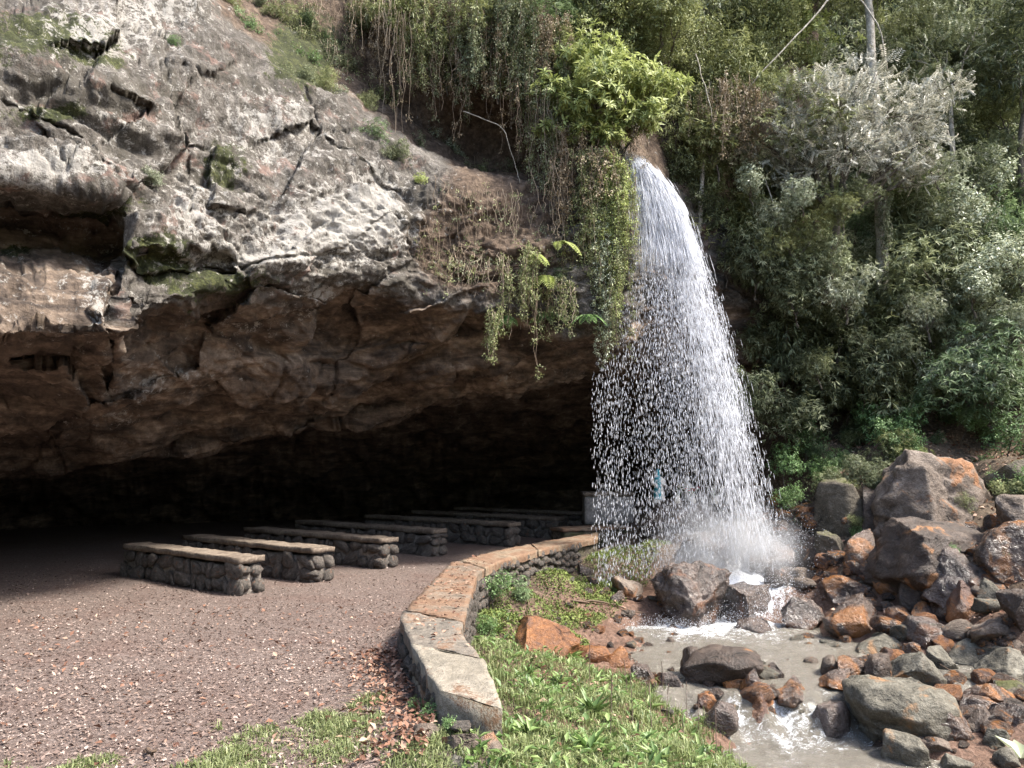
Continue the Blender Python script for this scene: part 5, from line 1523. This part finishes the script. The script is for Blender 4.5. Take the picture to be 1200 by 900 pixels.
tree('lime_shrub', at(735, 196, 12.75), [lob(690, 70, 12.8, 42, 26), lob(650, 110, 12.7, 30, 16), lob(725, 90, 12.5, 46, 26), lob(765, 105, 12.6, 34, 18), lob(700, 125, 12.4, 50, 22), lob(740, 140, 12.5, 36, 18), lob(665, 75, 12.9, 28, 18), lob(640, 152, 12.5, 18, 7), lob(675, 155, 12.4, 20, 8), lob(790, 95, 12.7, 20, 10), lob(720, 160, 12.4, 26, 12), lob(755, 130, 12.4, 26, 14), lob(700, 95, 12.3, 40, 22)],
     .05, 'lime', 1250, 14, 'large yellow green shrub with whorled leaves above the waterfall lip', M_bark, .85, .15, .35, None, 'whorl')

# ------------------------------------------------------------------ vines, roots, ferns, branches
# bare root curtains in the dark recess above the rock
RC = [(455, -30, 160, 12.9, 9, .10, .2), (472, 10, 185, 12.7, 7, .07, .2), (515, 0, 140, 13.0, 8, .14, .9), (390, -40, 60, 13.0, 14, .10, .1), (540, 30, 150, 12.9, 9, .18, 1.2), (575, 30, 165, 12.9, 10, .2, 1.0), (610, 50, 180, 12.8, 10, .2, 1.2),
      (645, 110, 260, 12.5, 14, .16, .9), (665, 150, 290, 12.35, 14, .12, 1.1), (630, 130, 230, 12.7, 9, .14, .8), (425, -30, 70, 13.3, 9, .15, .5), (500, 20, 120, 13.0, 8, .14, 1.2), (682, 180, 310, 12.25, 12, .08, 1.4), (560, 10, 120, 12.7, 12, .2, 1.8), (585, 60, 190, 12.7, 9, .2, .3), (530, 60, 175, 12.8, 9, .18, .3), (620, 100, 215, 12.6, 12, .16, .3), (655, 190, 300, 12.3, 12, .14, .3), (500, -10, 110, 12.9, 12, .2, 1.8), (610, 0, 130, 12.7, 12, .22, 1.8), (640, 20, 120, 12.7, 12, .2, 1.8), (480, 30, 120, 12.9, 9, .16, 1.4), (600, 20, 120, 12.8, 9, .2, 1.6), (490, -20, 80, 13.1, 9, .2, 1.5), (535, -10, 90, 12.9, 9, .2, 1.6), (640, 60, 170, 12.7, 10, .18, 1.5), (440, 20, 110, 13.2, 7, .15, 1.0)]
for i, (px, y0, y1, d, n_, sp, lf) in enumerate(RC):
    lb = 'curtain of bare brown roots hanging over the recess above the cave' if lf < .5 else 'leafy strands mixed with roots hanging over the recess above the cave'
    hanging(px, y0, y1, d, n_, sp, 200 + i, lf, lb, 'hanging curtains over the recess: ' + ('bare' if lf < .5 else 'leafy'), ['olive', 'bamboo', 'dry'][i % 3] if lf > .5 else 'dry', .006, .6, 'roots', 'hanging_roots')
# mossy leafy pillar left of the fall
for i, (px, y0, y1, n_, lf) in enumerate([(700, 180, 330, 22, 'olive'), (716, 178, 380, 24, 'lime'), (726, 200, 360, 20, 'olive'), (706, 250, 430, 22, 'pale'), (718, 300, 430, 16, 'olive'), (694, 230, 350, 18, 'olive'), (730, 190, 290, 14, 'lime')]):
    hanging(px, y0, y1, 12.28, n_, .10, 300 + i, 1.5, ['olive leafed hanging vine on the mossy pillar beside the waterfall', 'yellow green moss strand on the waterfall side of the mossy pillar', 'pale long hanging vine trailing below the mossy pillar'][{'olive': 0, 'lime': 1, 'pale': 2}[lf]], 'vines of the mossy pillar: ' + lf, lf, .006, .55)
for i, (px, y0, y1, n_, sp, lf, lb) in enumerate([(622, 290, 445, 9, .05, .5, 'long dry vine dangling below the cliff lip'), (640, 330, 400, 8, .05, .8, 'short tangled vine beside the long dry vine'), (617, 295, 390, 10, .06, 1.2, 'leafy hanging vine in front of the long dry vine'), (592, 300, 400, 7, .06, .6, 'thin vine hanging over the brown earth lip'), (575, 360, 420, 8, .06, 1.4, 'dark leafy tuft under the cliff lip'), (660, 330, 395, 12, .10, 1.2, 'leafy tangle beside the mossy pillar foot'), (665, 260, 350, 16, .12, .7, 'brown green tangle above the ferns'),
                                                  (480, 150, 250, 10, .06, .5, 'vine trailing from the round leaved creeper'), (545, 290, 350, 20, .22, .3, 'dry root mat hanging on the brown earth face'), (500, 300, 345, 18, .2, .3, 'dry root mat hanging beside the lichen patch')]):
    p = cliff_pt(px, y0)
    hanging(px, y0, y1, p[1] - .12, n_, sp, 400 + i, lf, lb, None, 'olive', .006, .6)
for i, (px, y0, y1, d, n_) in enumerate([(850, 90, 190, 14.0, 16), (872, 100, 200, 14.1, 16), (895, 110, 190, 14.1, 14), (830, 110, 180, 14.0, 10), (740, 150, 195, 12.4, 10), (675, 190, 260, 12.3, 12), (700, 170, 250, 12.2, 10)]):
    hanging(px, y0, y1, d, n_, .16, 500 + i, .7, 'dry brown hanging tangle of twigs beside the waterfall head', 'dry hanging tangles beside the waterfall head', 'dry', .007, .7, 'vine')
for i, (px, y0, y1, n_, sp, lf) in enumerate([(345, 30, 90, 10, .15, 1.0), (375, 50, 120, 12, .15, 1.0), (405, 40, 130, 12, .14, .3), (320, 0, 70, 12, .16, 1.2), (360, 0, 90, 14, .16, 1.2), (395, 70, 150, 12, .14, 1.2), (450, 100, 170, 12, .12, 1.2), (485, 160, 235, 12, .12, 1.2), (555, 190, 280, 16, .16, .9), (600, 190, 270, 16, .16, 1.0), (430, 90, 165, 10, .12, 1.0), (455, 130, 200, 9, .10, .3), (520, 215, 300, 16, .2, .2), (548, 225, 330, 22, .22, .15), (585, 225, 330, 22, .22, .15), (615, 240, 320, 16, .2, .3), (505, 270, 345, 18, .18, .15), (560, 300, 360, 18, .2, .3), (600, 310, 370, 14, .16, .6), (640, 270, 340, 14, .14, .8)]):
    p = cliff_pt(px, y0)
    hanging(px, y0, y1, p[1] - .12, n_, sp, 560 + i, lf, 'mat of fine dry roots clinging to the brown earth face' if lf < .5 else 'leafy trailing plant on the earth ridge above the rock', 'root mats on the earth face' if lf < .5 else 'trailing plants on the earth ridge', ['olive', 'bamboo'][i % 2], .005, .6, 'roots' if lf < .5 else 'vine', 'hanging_roots' if lf < .5 else 'hanging_vine')
for i, (px, py) in enumerate([(310, 15), (330, 45), (350, 85), (375, 95), (385, 40), (410, 75), (425, 120), (445, 155), (300, 0), (270, 5), (360, 20), (465, 175)]):
    p = cliff_pt(px, py)
    k = ['olive', 'brightfern', 'bamboo'][i % 3]
    shrub(px, py, p[1] - .1, k, .16 + .04 * (i % 4), 'little %s plant rooted on the earth ridge above the rock' % ['olive', 'feathery green', 'grey green'][i % 3], 'little ridge plants: ' + k, 'creeper')
# round leaved creepers on the rock
for (px, py, s, k, lb) in [(515, 165, .30, 'pale', 'round leaved creeper on the rock shoulder'), (540, 180, .2, 'pale', 'small round leaved creeper right of the larger one'), (492, 215, .2, 'lime', 'yellow green creeper hanging on the lichen rock'), (180, 205, .16, 'pale', 'small round leaved plant rooted in the pale rock face'), (295, 30, .22, 'bright', 'tuft of weeds on the rock ridge'), (360, 70, .25, 'bright', 'thin weed on the mossy ridge'), (400, 110, .2, 'pale', 'little plant at the foot of the mossy ridge'), (205, 50, .12, 'bright', 'tiny plant in the rock crack'),
                           (430, 20, .3, 'olive', 'weed tuft under the dry grass'), (330, 20, .3, 'olivebamboo', 'grassy weed at the top of the ridge'), (655, 320, .14, 'brightfern', 'small green plant by the earth lip')]:
    p = cliff_pt(px, py)
    shrub(px, py, p[1] - .1 * s, k, s, lb, 'plants growing on the cliff', 'creeper')

def fern(px, py, d, nf, L, seed, label, down=.6, mat='bright'):
    rg = np.random.default_rng(seed)
    root = empty('fern', at(px, py, d)); tag(root, label, 'fern')
    for k in range(nf):
        th = rg.uniform(-1.2, 1.2) - math.pi / 2
        l = L * rg.uniform(.7, 1.1)
        t = np.linspace(0, 1, 16)
        C = np.stack([np.cos(th) * l * t, np.sin(th) * l * t * .7, l * (.35 * t - (.35 + down) * t ** 2)], -1)
        T_ = norm(np.gradient(C, axis=0)); S_ = norm(np.cross(T_, [0, 0, 1.]))
        ln = .32 * l * np.sin(np.pi * (t * .85 + .15)) ** .8
        Bs = np.concatenate([C, C]); Ds = np.concatenate([S_ + T_ * .5, -S_ + T_ * .5])
        V, Fc = leaves(Bs, Ds, np.tile([0, -.2, 1.], (32, 1)), np.concatenate([ln, ln]), .05 * l / .5 * 1.1, .1, .2)
        Vt, Ft = tube(C, np.linspace(.006, .002, 16), 3)
        Ft = np.concatenate([Ft[:, [0, 1, 2]], Ft[:, [0, 2, 3]]])
        tn = np.concatenate([np.repeat(rg.uniform(.2, .9, 32), 4), np.full(len(Vt), .3)])
        V, Fc = join([(V, Fc), (Vt, Ft)])
        obj('frond', mesh_data('frond', V, Fc, LEAF[mat], False, {'tint': tn}), root)
for (px, py, nf, L, lb, mt) in [(642, 368, 6, .38, 'bright fern tucked under the mossy rock ledge', 'bright'), (594, 372, 5, .42, 'fern hanging in the shade left of the long dry vine', 'bright'), (638, 325, 5, .45, 'pale drooping fern over the earth lip', 'lime'), (580, 385, 5, .3, 'dark little fern under the cave lip', 'olive'), (625, 300, 4, .4, 'upper pale fern on the brown earth', 'lime'), (690, 370, 5, .3, 'small fern beside the mossy pillar', 'bright'), (655, 285, 4, .45, 'arching fern next to the root curtain', 'lime')]:
    p = cliff_pt(px, py)
    fern(px, py, p[1] - .08, nf, L, px, lb, mat=mt)
fern(1140, 478, 13.6, 5, .5, 3, 'long fern frond spray at the forest edge', .8, 'feather')

def stick(pts, r, label, name='bare_branch', mat=None, cat='branch'):
    pts = np.array(pts, float)
    P = resample(pts, 24)
    P = sm(P, 7) + np.cumsum(RNG.normal(0, .006, P.shape), 0)
    V, Fc = tube(P - P[0], np.linspace(r, r * .5, 24), 6)
    return tag(obj(name, mesh_data(name, V, Fc, mat or M_bark_pale, True), None, P[0]), label, cat)
stick([at(1000, -40, 14.6), at(960, 15, 14.4), at(915, 60, 14.2), at(872, 108, 14.2)], .022, 'long pale bare branch arching over the slope')
stick([at(980, -20, 14.6), at(1008, 0, 14.4), at(1030, 40, 14.3), at(1040, 95, 14.3)], .018, 'thin pale branch curving down behind the silvery crown')
stick([at(770, 20, 13.9), at(800, 0, 13.8), at(835, -20, 13.9)], .015, 'short bare twig over the waterfall head')
stick([at(815, 60, 13.9), at(828, 110, 13.8), at(838, 160, 13.9)], .013, 'slim pale branch before the olive tree')
stick([at(1110, 150, 15.2), at(1122, 200, 15.1), at(1130, 260, 15.2)], .02, 'slim leaning stem in the shade of the slope')
stick([at(895, 205, 14.3), at(910, 260, 14.2), at(918, 300, 14.2)], .012, 'thin hanging stem left of the silvery tree')
stick([at(1058, 395, 14.2), at(1072, 425, 14.1), at(1095, 450, 14.2)], .012, 'pale bent twig in the dark shrubs')
stick([at(540, 130, 12.9), at(590, 150, 12.6), at(602, 190, 12.6), at(612, 215, 12.5)], .010, 'pale dangling root stem in front of the recess')
gp = [ground_hit(x_, y_) + np.array([0, 0, .05]) for x_, y_ in ((668, 707), (700, 710), (730, 714), (762, 722))]
stick(gp, .016, 'pale broken stick lying on the muddy bank', 'fallen_stick', M_root, 'stick')
gp = [ground_hit(x_, y_) + np.array([0, 0, .02]) for x_, y_ in ((170, 882), (183, 893))]
stick(gp, .014, 'short brown stick lying on the patchy grass', 'fallen_stick', M_root, 'stick')
gp = [ground_hit(x_, y_) + np.array([0, 0, .12]) for x_, y_ in ((1058, 765), (1088, 780), (1120, 797))]
stick(gp, .009, 'thin twig lying across the grey stones', 'fallen_stick', M_root, 'stick')
# pale broad leaf plant at the stony margin
g = ground_hit(1190, 893)
rg = np.random.default_rng(5)
V, Fc = rosette(7, .26, .11, rg, .5)
tag(obj('leafy_plant', mesh_data('leafy_plant', V, Fc, LEAF['pale'], False, {'tint': np.repeat(rg.uniform(.5, 1, 7), 4)}), None, g + np.array([.05, 0, .03])), 'pale green broad leaf plant beside the grey pyramid stone', 'plant')
